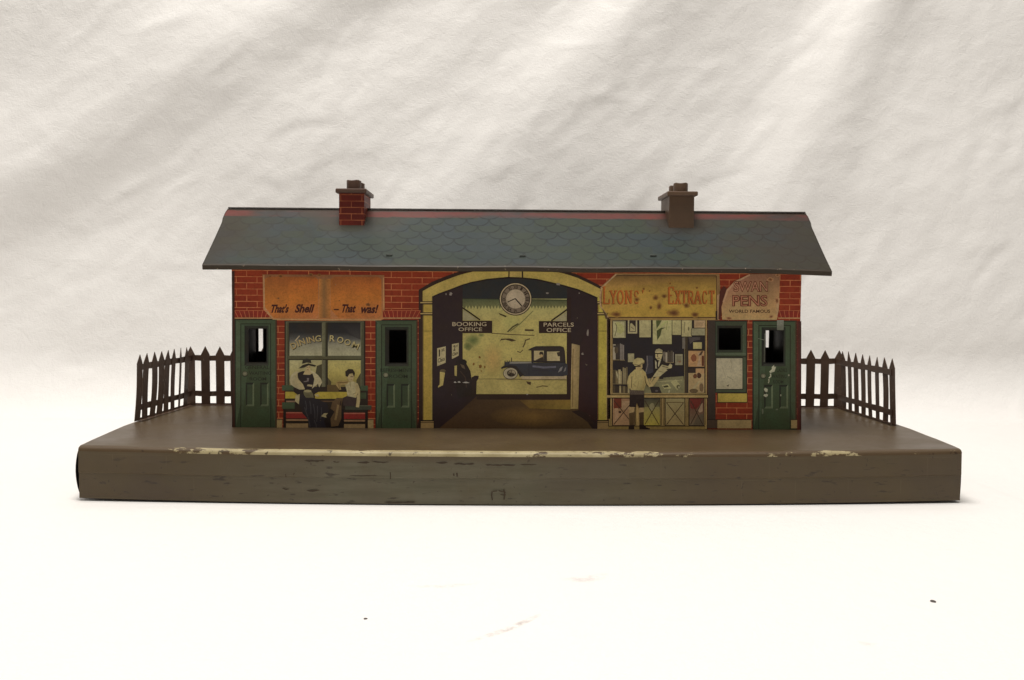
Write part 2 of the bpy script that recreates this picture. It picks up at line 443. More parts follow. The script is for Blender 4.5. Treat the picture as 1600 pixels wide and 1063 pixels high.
# ------------------------------------------------------------------ building shell
pL, pR = on_y(364.5, 668, YW), on_y(1246.5, 672, YW)
BX0, BX1 = pL.x, pR.x
WT = ZE + (ZR - ZE) * (YW - YE) / (YR - YE) - .0016   # wall top, up under the roof
WTB = ZR - (ZR - ZE) * (YBW - YR) / (YR - YE) - .0016
DOOR_L = (388.5, 514, 416.3, 566); DOOR_M = (608, 516, 635, 567)
WIN_S = (1123, 513, 1157.6, 547); DOOR_R = (1196.5, 516.5, 1224, 567)
HOLES = [DOOR_L, DOOR_M, WIN_S, DOOR_R]
def hole_rect(h, Y):
    a, b = on_y(h[0], h[1], Y), on_y(h[2], h[3], Y); return (a.x, b.z, b.x, a.z)
def sheet_with_holes(name, Y, holes, mat, thick, label=None, WT=WT):
    xs = sorted({BX0, BX1} | {h[0] for h in holes} | {h[2] for h in holes} | {BX0 + (BX1 - BX0) * i / 12 for i in range(1, 12)})
    zs = sorted({ZP - .0003, WT} | {h[1] for h in holes} | {h[3] for h in holes})
    bm = bmesh.new(); vv = {}
    def V(x, z):
        if (x, z) not in vv: vv[x, z] = bm.verts.new((x, Y, z))
        return vv[x, z]
    for x0, x1 in zip(xs, xs[1:]):
        for z0, z1 in zip(zs, zs[1:]):
            mx, mz = (x0 + x1) / 2, (z0 + z1) / 2
            if any(h[0] < mx < h[2] and h[1] < mz < h[3] for h in holes): continue
            bm.faces.new((V(x0, z0), V(x1, z0), V(x1, z1), V(x0, z1)))
    r = bmesh.ops.extrude_face_region(bm, geom=bm.faces[:])
    for g in r['geom']:
        if isinstance(g, bmesh.types.BMVert): g.co.y += thick
    bmesh.ops.recalc_face_normals(bm, faces=bm.faces[:])
    me = bpy.data.meshes.new(name); bm.to_mesh(me); bm.free()
    uv = me.uv_layers.new(name='UVMap'); k = F / YW
    for lp in me.loops:
        co = me.vertices[lp.vertex_index].co
        uv.data[lp.index].uv = ((co.x - BX0) * k + 9, (co.z - ZP) * k + 4.9)
    return link(name, me, mat, root, label)
wall = sheet_with_holes('front_wall', YW, [hole_rect((h[0] - .7, h[1] - .7, h[2] + .7, h[3] + .7), YW) for h in HOLES], BRICK, .0004, 'front wall printed with red brick')
sheet_with_holes('back_wall', YBW, [hole_rect((403.8, 514, 411, 549), YBW), hole_rect((1194, 515, 1201.2, 543), YBW)], TIN, .0004, None, WTB)
for x0 in (BX0, BX1):
    s = 1 if x0 == BX0 else -1
    bm = bmesh.new()
    pr = [(YW + .0006, ZP), (YBW - .0002, ZP), (YBW - .0002, WTB - .0004), (YR, ZR - .0013), (YW + .0006, WT - .0004)]
    a = [bm.verts.new((x0, y, z)) for y, z in pr]; b = [bm.verts.new((x0 + s * .0004, y, z)) for y, z in pr]
    bm.faces.new(a); bm.faces.new(b)
    for i in range(5): bm.faces.new((a[i], a[(i + 1) % 5], b[(i + 1) % 5], b[i]))
    bmesh.ops.recalc_face_normals(bm, faces=bm.faces[:])
    ew = from_bm('end_wall', bm, SIDE); ew.data.materials.append(TIN)
    for p in ew.data.polygons:
        if p.normal.x * s > .5: p.material_index = 1  # bare tin inside, its colour darkened so the interior stays black

# ------------------------------------------------------------------ roof
ex0, ex1 = on_y(317, 416, YE).x, on_y(1299, 423, YE).x
rx0, rx1 = on_y(357, 328, YR).x, on_y(1258, 331, YR).x
def roof_pt(u, q, back=False):
    """u along the ridge 0..1, q from eave (0) to ridge (1)"""
    x = (ex0 + (ex1 - ex0) * u) * (1 - q) + (rx0 + (rx1 - rx0) * u) * q
    if .80 < q < 1 and (u < .02 or u > .98): x += (.0006 if u > .5 else -.0006)
    y = YE + (YR - YE) * q
    z = ZE + (ZR - ZE) * q + .0004 * noise.noise(Vector((u * 9, q * 2, 5))) * (1 - q) - .0011 * max(0, u - .9) * 10 * (1 - q)
    z -= .0007 * math.sin(math.pi * q) * .5
    if back: y = 2 * YR - y
    return Vector((x, y, z))
U, Q = 80, 12
bm = bmesh.new(); uvl = bm.loops.layers.uv.new('UVMap')
slope = math.hypot(YR - YE, ZR - ZE)
for back in (False, True):
    g = [[bm.verts.new(roof_pt(i / U, j / Q, back)) for i in range(U + 1)] for j in range(Q + 1)]
    for j in range(Q):
        for i in range(U):
            f = bm.faces.new((g[j][i], g[j][i + 1], g[j + 1][i + 1], g[j + 1][i]))
            for lp, (ii, jj) in zip(f.loops, ((i, j), (i + 1, j), (i + 1, j + 1), (i, j + 1))):
                lp[uvl].uv = (lp.vert.co.x + .5, slope * jj / Q)
bmesh.ops.remove_doubles(bm, verts=bm.verts[:], dist=1e-6)
bmesh.ops.recalc_face_normals(bm, faces=bm.faces[:])
roof = from_bm('roof', bm, ROOF, label='pitched roof printed with grey green scalloped slates', smooth=False)
sol = roof.modifiers.new('sheet', 'SOLIDIFY'); sol.thickness = .0004; sol.offset = -1
# fascia: the sheet folded down along the eaves
for back in (False, True):
    bm = bmesh.new(); P = []
    s = -1 if back else 1
    for i in range(U + 1):
        a = roof_pt(i / U, 0, back)
        w = .0002 * noise.noise(Vector((i * .3, 2, 7)))
        P.append([bm.verts.new(a + Vector((0, s * (-.0002 + w), -.0001))), bm.verts.new(a + Vector((0, s * (-.0007 + w), -.0007))),
                  bm.verts.new(a + Vector((0, s * (-.0007 + w), -.0024))), bm.verts.new(a + Vector((0, s * (.0000 + w), -.0026)))])
    for a, b in zip(P, P[1:]):
        for j in range(3): bm.faces.new((a[j], b[j], b[j + 1], a[j + 1]))
    bmesh.ops.recalc_face_normals(bm, faces=bm.faces[:])
    o = from_bm('fascia', bm, FASC, roof)
    m = o.modifiers.new('sheet', 'SOLIDIFY'); m.thickness = .0003; m.offset = -1
# verge lips along the sloping ends
for u in (0, 1):
    for back in (False, True):
        bm = bmesh.new(); s = -1 if u == 0 else 1; P = []
        for j in range(Q + 1):
            a = roof_pt(u, j / Q, back) + Vector((s * .0001, 0, 0))
            P.append((bm.verts.new(a + Vector((0, 0, .0002))), bm.verts.new(a + Vector((s * .0003, 0, -.0004))), bm.verts.new(a + Vector((s * .0002, 0, -.0016)))))
        for a, b in zip(P, P[1:]):
            for k in range(2): bm.faces.new((a[k], b[k], b[k + 1], a[k + 1]))
        bmesh.ops.recalc_face_normals(bm, faces=bm.faces[:])
        from_bm('verge', bm, FASC, roof)
bm = bmesh.new()
P = []
for i in range(U + 1):
    a = roof_pt(i / U, 1)
    P.append([bm.verts.new(a + Vector((0, .0009 * math.cos(t), .0001 + .0006 * math.sin(t)))) for t in (math.pi * .0, math.pi * .25, math.pi * .5, math.pi * .75, math.pi)])
for a, b in zip(P, P[1:]):
    for j in range(4): bm.faces.new((a[j], b[j], b[j + 1], a[j + 1]))
bm.faces.new(P[0]); bm.faces.new(P[-1])
bmesh.ops.recalc_face_normals(bm, faces=bm.faces[:])
from_bm('ridge_cap', bm, RIDGE, roof)
for u, q in ((.291, .17), (.506, .17), (.718, .19)):
    bm = bmesh.new(); p = roof_pt(u, q)
    add_box(bm, p.x - .0017, p.x + .0017, p.y - .0007, p.y + .0007, p.z - .0003, p.z + .0008, .0003)
    from_bm('fixing_tab', bm, TAB, roof)

# ------------------------------------------------------------------ chimneys
def chimney(x, mat, label):
    yf, yb, w = YR - .0125, YR + .0125, .0070
    zf = ZE + (ZR - ZE) * (yf - YE) / (YR - YE)
    bm = bmesh.new(); uvl = bm.loops.layers.uv.new('UVMap')
    pr = [(yf, zf - .0005), (yf, .1525), (yb, .1525), (yb, zf - .0005), (YR, ZR - .0002)]
    a = [bm.verts.new((x - w, y, z)) for y, z in pr]; b = [bm.verts.new((x + w, y, z)) for y, z in pr]
    bm.faces.new(a); bm.faces.new(b)
    for i in range(5): bm.faces.new((a[i], a[(i + 1) % 5], b[(i + 1) % 5], b[i]))
    bmesh.ops.recalc_face_normals(bm, faces=bm.faces[:])
    k = F / YW * .95
    for f in bm.faces:
        for lp in f.loops: lp[uvl].uv = ((lp.vert.co.x + lp.vert.co.y) * k, lp.vert.co.z * k)
    c = from_bm('chimney', bm, mat, root, label)
    bm = bmesh.new(); add_box(bm, x - .0086, x + .0086, yf - .0026, yb + .0026, .1522, .1547, .0006)
    from_bm('cap', bm, POTS if mat is DBRICK else CHB, c)
    for dy in (-.0065, .0065):
        bm = bmesh.new(); n = 24; rr = []
        for r, z in ((.0041, .1542), (.0041, .1595), (.0040, .1599), (.0036, .1598), (.0035, .1545)):
            rr.append([bm.verts.new((x + .0004 + r * math.cos(2 * math.pi * i / n), YR + dy + r * math.sin(2 * math.pi * i / n), z + .0002 * math.sin(i))) for i in range(n)])
        for p, q in zip(rr, rr[1:]):
            for i in range(n): bm.faces.new((p[i], p[(i + 1) % n], q[(i + 1) % n], q[i]))
        bm.faces.new(rr[-1])
        bmesh.ops.recalc_face_normals(bm, faces=bm.faces[:])
        from_bm('pot', bm, POTS if mat is DBRICK else CHB, c, None, True)
chimney(on_y(549.5, 330, YR - .0125).x, DBRICK, 'chimney printed with red brick')
chimney(on_y(1065, 330, YR - .0125).x, CHB, 'chimney overpainted plain brown')

# ------------------------------------------------------------------ fences
def fence(corner, front, back_end, n_side, label):
    rng = random.Random(int(abs(corner.x) * 1e5) + n_side)
    H = dict(u0=.0286, u1=.0322, l0=.0056, l1=.0091, sh=.0326, tip=.0380)
    first = None
    fen = holder('fence', root, label)
    def plate(bm, pts, n):                     # a flat piece of 0.35 mm tin
        a = [bm.verts.new(p) for p in pts]; b = [bm.verts.new(p + n * .00035) for p in pts]
        bm.faces.new(a); bm.faces.new(list(reversed(b))); m = len(pts)
        for i in range(m): bm.faces.new((a[i], b[i], b[(i + 1) % m], a[(i + 1) % m]))
    def section(A, B, n, start, wild):
        d = (B - A); L = d.length; d.normalize(); up = Vector((0, 0, 1)); nn = d.cross(up)
        if nn.dot(Vector((0, 1, 0))) < 0 and abs(nn.y) > .5: nn = -nn
        lean = lambda z: nn * (z * .05 * wild * (1 if corner.x > 0 else -1))
        for i in range(start, n):
            c = L * i / (n - 1)
            tw = (rng.random() - .5) * .5 * wild; hw = (.00275 if wild < .5 else .00245) * (1 + (rng.random() - .5) * .1)
            dd = (d * math.cos(tw) + nn * math.sin(tw)); bow = (rng.random() - .5) * .0034 * wild; sx = (rng.random() - .5) * .0018 * wild
            def pt(s, z):
                q = z / H['tip']
                return A + d * (c + sx * max(0, q - .8) * 5) + dd * (s * hw + bow * math.sin(math.pi * q)) + up * z + lean(z)
            zs = [0, .004, .009, .014, .02, .026, H['sh']]
            pts = [pt(-1, z) for z in zs] + [pt(0, H['tip'] + (rng.random() - .5) * .0006)] + [pt(1, z) for z in reversed(zs)]
            bm = bmesh.new(); plate(bm, pts, nn); bmesh.ops.recalc_face_normals(bm, faces=bm.faces[:])
            from_bm('picket', bm, BROWN, fen)
        for z0, z1 in ((H['u0'], H['u1']), (H['l0'], H['l1'])):
            bm = bmesh.new(); m = 14; off = nn * .0005
            lo = [A + d * (L * i / m) + up * (z0 + .0002 * math.sin(i * 1.7)) + lean(z0) + off for i in range(m + 1)]
            hi = [A + d * (L * i / m) + up * (z1 + .0002 * math.sin(i * 1.3)) + lean(z1) + off for i in range(m + 1)]
            plate(bm, lo + hi[::-1], nn); bmesh.ops.recalc_face_normals(bm, faces=bm.faces[:])
            from_bm('rail', bm, BROWN, fen)
        bm = bmesh.new()
        inn = -nn if True else nn
        a = [A - d * .0, B + d * .0]
        pts = [a[0] + up * .0001, a[1] + up * .0001, a[1] + up * .0012, a[0] + up * .0012]
        plate(bm, [p + nn * .0006 for p in pts], nn)
        pts = [a[0] + nn * .0006, a[1] + nn * .0006, a[1] - nn * .003, a[0] - nn * .003]
        for p in pts: p.z = ZP + .0004
        f = bm.faces.new([bm.verts.new(p) for p in pts])
        bmesh.ops.recalc_face_normals(bm, faces=bm.faces[:])
        from_bm('base_flange', bm, BROWN, fen)
    section(corner, front, n_side, 1, 1.0)
    d = (back_end - corner).length; n = round(d / .00935) + 1
    section(corner, corner + (back_end - corner).normalized() * .00935 * (n - 1), n, 0, .08)
zf = ZP + .0002
YK = YB - .0018
cl = on_z(296, 633.5, ZP); cl = Vector((XL + .0016, YK, zf)); fl = on_z(217, 658.5, ZP); fl = Vector((XL - side(fl.y) + .0008, fl.y, zf))
cr = on_z(1304, 638, ZP); cr = Vector((XR - .0016, YK, zf)); frt = on_z(1393, 665.5, ZP); frt = Vector((XR + side(frt.y) - .0048, frt.y, zf))
fence(cl, fl, Vector((cl.x + .0445, YK, zf)), 9, 'brown picket fence round the left corner of the platform')
fence(cr, frt, Vector((cr.x - .0445, YK, zf)), 9, 'brown picket fence round the right corner, its pickets bent')

# ================================================================== PRINTING
DK = (40, 28, 22); CREAM = (214, 200, 150)
# ---- wall trim: soldier bricks, lintels, plinths, base line
s = Stack()
for x0, x1, xc in ((366, 426, 399), (598, 657, 622), (1216, 1250, 1236)):
    a = Art('brick_lintel', s, wall)
    y0, y1 = 485.5, 496.5
    a.rect(x0, y0, x1, y1, (150, 47, 30))
    n = int((x1 - x0) / 7)
    for i in range(n + 1):
        x = x0 + (x1 - x0) * (i + .5) / (n + 1); k = (x - xc) * .10
        a.line([(x + k, y0), (x - k, y1)], .9, (196, 108, 68))
    a.line([(x0, y0), (x1, y0)], .8, (196, 108, 68))
    a.line([(x0, y1 + .8), (x1, y1 + .8)], 1.7, (178, 138, 92))
    a.done()
for x0, x1 in ((432.5, 441), (574.5, 583.5), (1105, 1121), (1121, 1174), (1236, 1246)):
    a = Art('plinth', s, wall)
    a.rect(x0, 656.5 if x0 > 1000 else 655, x1, 669.5, (166, 142, 96) if x0 not in (1105,) else (92, 74, 58))
    a.line([(x0, 656), (x1, 656)], 1, DK); a.done()
a = Art('base_line', s, wall); a.line([(365, 669.6), (655, 671.6)], 1.6, (34, 26, 20)); a.done(); a = Art('base_line', s, wall); a.line([(950, 672.2), (1246, 672.8)], 1.4, (34, 26, 20))
a.done()
a = Art('corner_strip', s, wall)
a.hrect(362.5, 424, 366.5, 668, ((44, 28, 22), (86, 46, 34))); a.done(); a = Art('corner_strip', s, wall); a.hrect(1245.5, 502, 1252, 672, ((112, 46, 36), (70, 36, 28)))
a.done()

# ---- doors
def door(x, y, hole, label, lines, base_y, chips=False, worn=0):
    """x,y: left and top of the frame; 66 px wide"""
    s = Stack()
    dr = Art('door', s, root, label)
    x1 = x + (66 if not chips else 69.5); k = (x1 - x) / 66
    X = lambda v: x + v * k
    hole_o = (hole[0] - .0, hole[1] - .0, hole[2] + .0, hole[3] + .0)
    dr.frame((x, y, x1, base_y), hole_o, (44, 52, 38))
    dr.frame((X(2), y + 2, X(63.5), base_y - 1), hole_o, ((86, 104, 76), (76, 94, 66), (78, 94, 66), (66, 82, 56)))
    dr.frame((X(9), y + 7, X(57), base_y - 1), hole_o, (46, 56, 38))
    dr.frame((X(10.5), y + 8.6, X(55.5), base_y - 1), hole_o, ((78, 98, 70), (76, 94, 68), (74, 92, 64), (70, 88, 58)))
    dr.hrect(X(63.5), y + 1, x1 - .4, base_y - 1, ((96, 78, 52), (66, 50, 34)))
    d = dr.done()
    w = Art('glazing_bead', s, d)
    w.frame((hole[0] - 6.5, hole[1] - 5, hole[2] + 3.5, hole[3] + 5.5), hole_o, ((34, 40, 30), (44, 52, 40), (52, 62, 46), (62, 66, 56)))
    w.frame((hole[0] - 3, hole[1] - 1.5, hole[2] + 1.2, hole[3] + 2), hole_o, (28, 30, 24)); w.done()
    py = base_y - 70.5
    for o in (17.5, 40):
        p = Art('door_panel', s, d)
        p.frame((X(o), py, X(o + 13), py + 37), (X(o + 2.4), py + 3, X(o + 10.6), py + 34), ((40, 48, 34), (34, 42, 30), (112, 124, 92), (104, 116, 86)))
        p.rect(X(o + 2.4), py + 3, X(o + 10.6), py + 34, ((64, 82, 56), (74, 92, 64))); p.done()
    kx, ky = X(16.2), base_y - 84
    p = Art('door_knob', s, d)
    p.ell(kx, ky, 4.6, 4.4, (44, 50, 36)).ell(kx, ky - .4, 3.9, 3.6, (150, 148, 120), rim=(104, 106, 82)); p.done()
    p = Art('lettering', s, d)
    for body, a0, a1, b0 in lines: p.text(body, a0, b0, a1, b0 + 5.6, (42, 50, 34), bold=.01)
    p.done()
    if chips:
        p = Art('paint_chip', s, d, 'bare pale patches where paint flaked off the door'); C = (196, 196, 168)
        p.poly([(1202, 581), (1206, 577), (1206, 573.5), (1209.5, 570.5), (1209.5, 573), (1212.5, 573.5), (1211, 578), (1210, 581), (1203.5, 583)], C)
        p.line([(1204, 584), (1204.3, 588), (1201.5, 591)], 1.8, C); p.line([(1201.3, 592.5), (1201.5, 596), (1200.5, 599)], 1.7, (160, 160, 132))
        p.ell(1196.7, 609.5, 2.8, 3, C, jag=.25).ell(1196.5, 618, 3, 2.2, C, jag=.3).ell(1232.5, 586.5, 1.2, 1.5, (150, 150, 124)).ell(1220, 618, 1, 1.6, (150, 150, 124))
        p.line([(1195, 521), (1194.5, 540), (1194, 566)], 1.0, (112, 116, 100)); p.line([(1184, 529), (1194, 531.5)], .9, (120, 122, 104))
        p.ell(1191.5, 643, 1.4, 4, (110, 116, 94), jag=.2).ell(1214, 640, 2, 1.2, (110, 116, 94)); p.done()
        p = Art('tape_patch', s, d, 'greyish patch of old tape at the top of the door')
        p.rect(1214, 500.5, 1224.5, 516, ((140, 142, 128), (116, 120, 104))); p.done()
    return d
door(366.5, 498.5, DOOR_L, 'green printed door, leftmost', [('GENERAL', 383, 421, 571.5), ('WAITING', 389, 424, 580.5), ('ROOM', 390, 416, 589.5)], 668.5)
door(586.5, 500, DOOR_M, 'green printed door beside the arch', [('REFRESHMENT', 594.5, 643, 576), ('ROOM', 608, 637, 585.5)], 670.5)
door(1175.5, 501, DOOR_R, 'green printed door with flaked paint', [('LADIES', 1214, 1230, 576), ('WAITING', 1206, 1229, 585.5), ('ROOM', 1208, 1224, 594)], 672, True)

# ---- dining room window
s = Stack()
w = Art('window', s, root, 'dining room window with four printed panes'); OL = (92, 92, 66)
w.rect(444.5, 501.5, 571, 648, (48, 34, 24)); w.rect(446.5, 502.5, 568.5, 646, OL)
w.line([(447.3, 503), (447.3, 646)], 1.4, (112, 112, 86)); w.line([(446.5, 503), (568.5, 503)], 1.2, (112, 112, 86))
w.rect(504, 504, 507.5, 646, (118, 116, 88)); w.rect(509.5, 504, 511.5, 646, (50, 46, 30)); w.rect(452, 557.5, 564, 561.5, (98, 96, 66)); w.rect(450, 561.5, 565, 562.8, (44, 38, 24))
W_ = w.done()
def pane(x0, y0, x1, y1, stops):
    p = Art('pane', s, W_); d = s.up()
    p.frame((x0 - 1.4, y0 - 1.2, x1 + 1, y1 + .8), (x0, y0, x1, y1), ((46, 42, 28), (40, 36, 26), (124, 122, 92), (112, 110, 82)))
    for (ya, ca), (yb, cb) in zip(stops, stops[1:]): p.rect(x0, ya, x1, yb, (ca, cb), s.d + 3e-6)
    s.up(); return p
TOPS = [(505, (38, 36, 36)), (520, (46, 46, 48)), (530, (96, 96, 92)), (540, (152, 148, 124)), (556, (166, 162, 130))]
pane(452.3, 505, 503, 556, TOPS).done()
p = pane(512.3, 505, 563.5, 556, TOPS); p.poly([(532, 505), (563.5, 505), (563.5, 531), (545, 523)], [(34, 32, 38), (34, 32, 38), (78, 76, 74), (50, 50, 54)]); p.done()
p = pane(452.3, 563, 503, 606, [(563, (176, 170, 124)), (585, (168, 158, 106)), (606, (140, 126, 78))])
p.poly([(495, 572), (503, 569), (503, 606), (496, 606), (492, 590)], (84, 80, 54)); p.done()
p = pane(512.3, 563, 563.5, 606, [(563, (182, 172, 108)), (585, (176, 162, 90)), (606, (150, 134, 76))])
p.poly([(557, 594), (563.5, 583), (563.5, 606), (556, 606)], (92, 86, 54)).poly([(512.3, 590), (518, 597), (516, 606), (512.3, 606)], (98, 90, 58)); p.done()
t = Art('lettering', s, W_)
for ch, x, y, r in (('D', 458.7, 540.2, -27), ('I', 465.2, 537, -24), ('N', 472, 534.2, -21), ('I', 480.3, 532, -17), ('N', 487, 530.6, -14), ('G', 497, 529.2, -6),
                    ('R', 519.3, 529, 3), ('O', 531.7, 531.3, 10), ('O', 543, 535, 17), ('M', 555.4, 540, 25)):
    hw = {'I': .9, 'M': 5.2, 'O': 4.9, 'G': 4.5}.get(ch, 4.2)
    c = (206, 190, 132) if ch in 'GROM' else (186, 164, 108)
    t.text(ch, x - hw + .9, y - 3.7, x + hw + .9, y + 5.9, (44, 38, 24), rot=R(r), bold=.02)
    t.text(ch, x - hw, y - 4.8, x + hw, y + 4.8, c, rot=R(r), bold=.012)
t.line([(461, 533), (464.5, 529), (468, 525)], 1.6, (176, 160, 128))
t.done()

# ---- bench and the two sitters, drawn at 7.87 x
TZ = lambda x, y: (435 + x / 7.87, 545 + y / 7.87)
s.d += 1e-5
b = Art('bench', s, root, 'printed green and yellow station bench', TZ)
b.rect(85, 470, 1100, 985, (52, 40, 28))
b.rect(600, 445, 740, 530, (112, 92, 52))
GRN = (78, 96, 66)
b.rect(45, 450, 195, 516, GRN).rect(1010, 455, 1100, 516, GRN).rect(85, 530, 235, 612, (186, 168, 68)).rect(450, 532, 845, 616, (184, 164, 66)).rect(1000, 540, 1078, 616, (74, 88, 58))
b.rect(95, 640, 210, 658, (150, 118, 92)).rect(480, 640, 700, 655, (112, 84, 54))
b.rect(45, 660, 200, 740, GRN).rect(820, 700, 1145, 752, (78, 82, 66)).line([(820, 702), (1145, 702)], 8, (112, 116, 92))
for x0, x1, dy in ((92, 365, 0), (806, 1070, 8)):
    b.rect(x0, 780 + dy, x1, 858 + dy, (158, 48, 42)).rect(x0, 780 + dy, x1, 796 + dy, (186, 104, 84))
    b.rect(x0, 868 + dy, x1, 888 + dy, (164, 128, 92)).rect(x0, 920 + dy, x1, 974 + dy, (158, 132, 92))
b.rect(60, 740, 94, 985, DK).rect(1066, 752, 1100, 985, DK).rect(366, 745, 806, 985, (34, 24, 22)).line([(60, 985), (1100, 990)], 12, DK)
b.done()
P = Art('person', s, root, 'printed woman in wide brimmed hat and pale fur collar on the bench', TZ)
SK = (216, 194, 140); FUR = (214, 202, 158); BL = (44, 36, 36)
P.poly([(240, 640), (262, 560), (430, 600), (520, 640), (600, 670), (620, 760), (560, 890), (590, 985), (380, 985), (372, 880), (295, 790)], (44, 40, 48))
for x, y0, x2, y1 in ((330, 640, 345, 760), (385, 640, 400, 800), (430, 680, 450, 860), (480, 700, 470, 900), (530, 720, 520, 860), (320, 720, 390, 960), (440, 880, 470, 980)):
    P.line([(x, y0), ((x + x2) / 2 + 6, (y0 + y1) / 2), (x2, y1)], 12, (74, 72, 76))
P.poly([(525, 832), (560, 795), (612, 792), (585, 818), (592, 850)], (164, 152, 112))
P.poly([(185, 480), (330, 505), (335, 560), (240, 572), (188, 530)], BL).poly([(420, 490), (515, 450), (505, 525), (440, 560)], BL)
P.poly([(235, 300), (300, 275), (430, 290), (445, 400), (425, 490), (300, 505), (245, 390)], BL)
P.poly([(335, 262), (392, 258), (425, 300), (385, 322), (302, 318)], SK)
P.poly([(350, 360), (378, 362), (372, 402), (310, 412), (312, 400), (352, 394)], (128, 116, 112)).poly([(360, 440), (420, 446), (410, 468), (350, 460)], (170, 156, 118))
P.poly([(155, 330), (195, 288), (255, 280), (226, 322), (250, 380), (300, 436), (328, 500), (262, 505), (200, 476), (150, 440), (138, 390)], [FUR] * 3 + [(176, 162, 118)] * 4 + [FUR] * 4)
P.poly([(382, 262), (440, 288), (492, 330), (525, 375), (540, 412), (502, 476), (486, 432), (450, 462), (412, 492), (432, 430), (442, 370), (420, 310)], FUR)
P.line([(200, 320), (215, 400), (270, 470)], 7, (176, 164, 122)); P.line([(470, 340), (478, 390), (450, 440)], 7, (176, 164, 122))
P.line([(165, 380), (178, 430), (215, 465)], 6, (180, 168, 126)); P.line([(235, 310), (222, 350), (246, 410)], 6, (182, 170, 128)); P.line([(500, 360), (508, 400), (492, 440)], 6, (180, 168, 126)); P.line([(420, 300), (450, 340), (462, 380)], 6, (184, 172, 130))
P.poly([(305, 525), (395, 508), (425, 555), (435, 605), (340, 602), (315, 570)], (118, 112, 80)).ell(360, 522, 45, 16, (160, 150, 108))
P.poly([(212, 572), (264, 560), (252, 684), (204, 645)], (204, 190, 140)).poly([(436, 566), (485, 560), (505, 588), (470, 590)], (196, 182, 132))
P.poly([(338, 220), (386, 200), (394, 246), (374, 282), (338, 266)], SK).poly([(376, 222), (390, 214), (388, 244)], (176, 140, 92)).line([(352, 258), (370, 256)], 6, (132, 80, 60))
P.line([(350, 230), (362, 229)], 5, (84, 58, 40)); P.line([(374, 228), (384, 226)], 5, (84, 58, 40)); P.line([(368, 232), (372, 246)], 4, (170, 132, 90))
P.poly([(290, 185), (300, 135), (345, 122), (398, 134), (408, 185), (350, 178)], (58, 54, 42)).poly([(288, 190), (350, 172), (408, 180), (412, 196), (350, 186), (286, 204)], (186, 176, 126))
P.poly([(246, 244), (300, 200), (372, 180), (464, 206), (452, 224), (372, 206), (316, 234)], (52, 46, 34))
P.done()
P = Art('person', s, root, 'printed boy in pale shirt and dark shorts on the bench', TZ)
P.poly([(665, 655), (718, 604), (795, 610), (775, 690), (775, 860), (735, 950), (650, 960), (640, 860), (690, 775), (640, 735)], (112, 88, 58))
P.line([(735, 690), (720, 780), (700, 880)], 26, (148, 122, 80)); P.line([(770, 640), (760, 700)], 14, (58, 40, 30))
P.poly([(790, 606), (850, 578), (962, 596), (965, 705), (800, 705)], (76, 60, 58))
P.poly([(820, 440), (868, 408), (922, 402), (978, 430), (992, 500), (972, 560), (956, 604), (850, 584), (840, 520)], (212, 200, 152))
P.poly([(974, 428), (1004, 500), (1004, 640), (992, 724), (952, 718), (966, 600)], (196, 178, 128)).line([(968, 500), (975, 560), (950, 595)], 7, (112, 90, 60))
P.poly([(940, 420), (978, 432), (990, 500), (972, 556), (955, 600), (930, 594), (950, 520)], (186, 170, 122)); P.line([(860, 470), (868, 530)], 5, (168, 150, 106)); P.line([(880, 412), (890, 470)], 7, (150, 132, 90)); P.line([(915, 560), (950, 545)], 6, (140, 120, 84))
P.poly([(700, 436), (735, 396), (830, 392), (875, 402), (840, 438), (760, 452), (772, 505), (748, 505)], (166, 142, 88)).line([(725, 420), (800, 418), (850, 410)], 10, (112, 90, 52)).line([(742, 440), (752, 500)], 7, (112, 90, 52))
P.poly([(845, 325), (880, 300), (925, 318), (928, 362), (906, 404), (870, 398), (848, 365)], SK).line([(885, 345), (915, 340)], 7, (96, 70, 48)).line([(890, 382), (908, 380)], 5, (150, 96, 70))
P.poly([(822, 280), (862, 250), (915, 254), (942, 300), (930, 350), (912, 300), (872, 312), (850, 350), (826, 335)], (52, 42, 28))
P.done()

# ---- arch with its pillars
s = Stack()
AO = [(660.5, 455), (677, 445.8), (698.7, 436.8), (719, 429.5), (738, 424.6), (765, 421.5), (805, 420.5), (846, 421.8), (873.6, 425.6), (898.4, 432.6), (916.5, 441), (932, 448.5), (948, 457)]
AI = [(675.3, 464.7), (685, 460), (703.2, 453.4), (721.3, 446.4), (736, 442), (762, 437), (793.6, 434), (816, 434.8), (838.6, 437), (860, 441.8), (880.3, 446.6), (903, 453), (920, 460), (933.6, 466)]
arch = Art('archway', s, root, 'yellow stone arch printed round the booking hall'); Y1 = (196, 172, 92)
full = AO + [(950, 671.5), (655, 671.5)]
arch.line([(654.5, 671), (657.5, 655), (657.5, 455), (676, 443.8), (697.7, 434.8), (718, 427.5), (737, 422.6)], 6.5, (58, 34, 24))
arch.line([(874, 423.5), (899, 430.6), (917.5, 439), (934, 447.5), (951, 458), (951, 655)], 5, (58, 34, 24))
d = s.up()
n = len(AO)
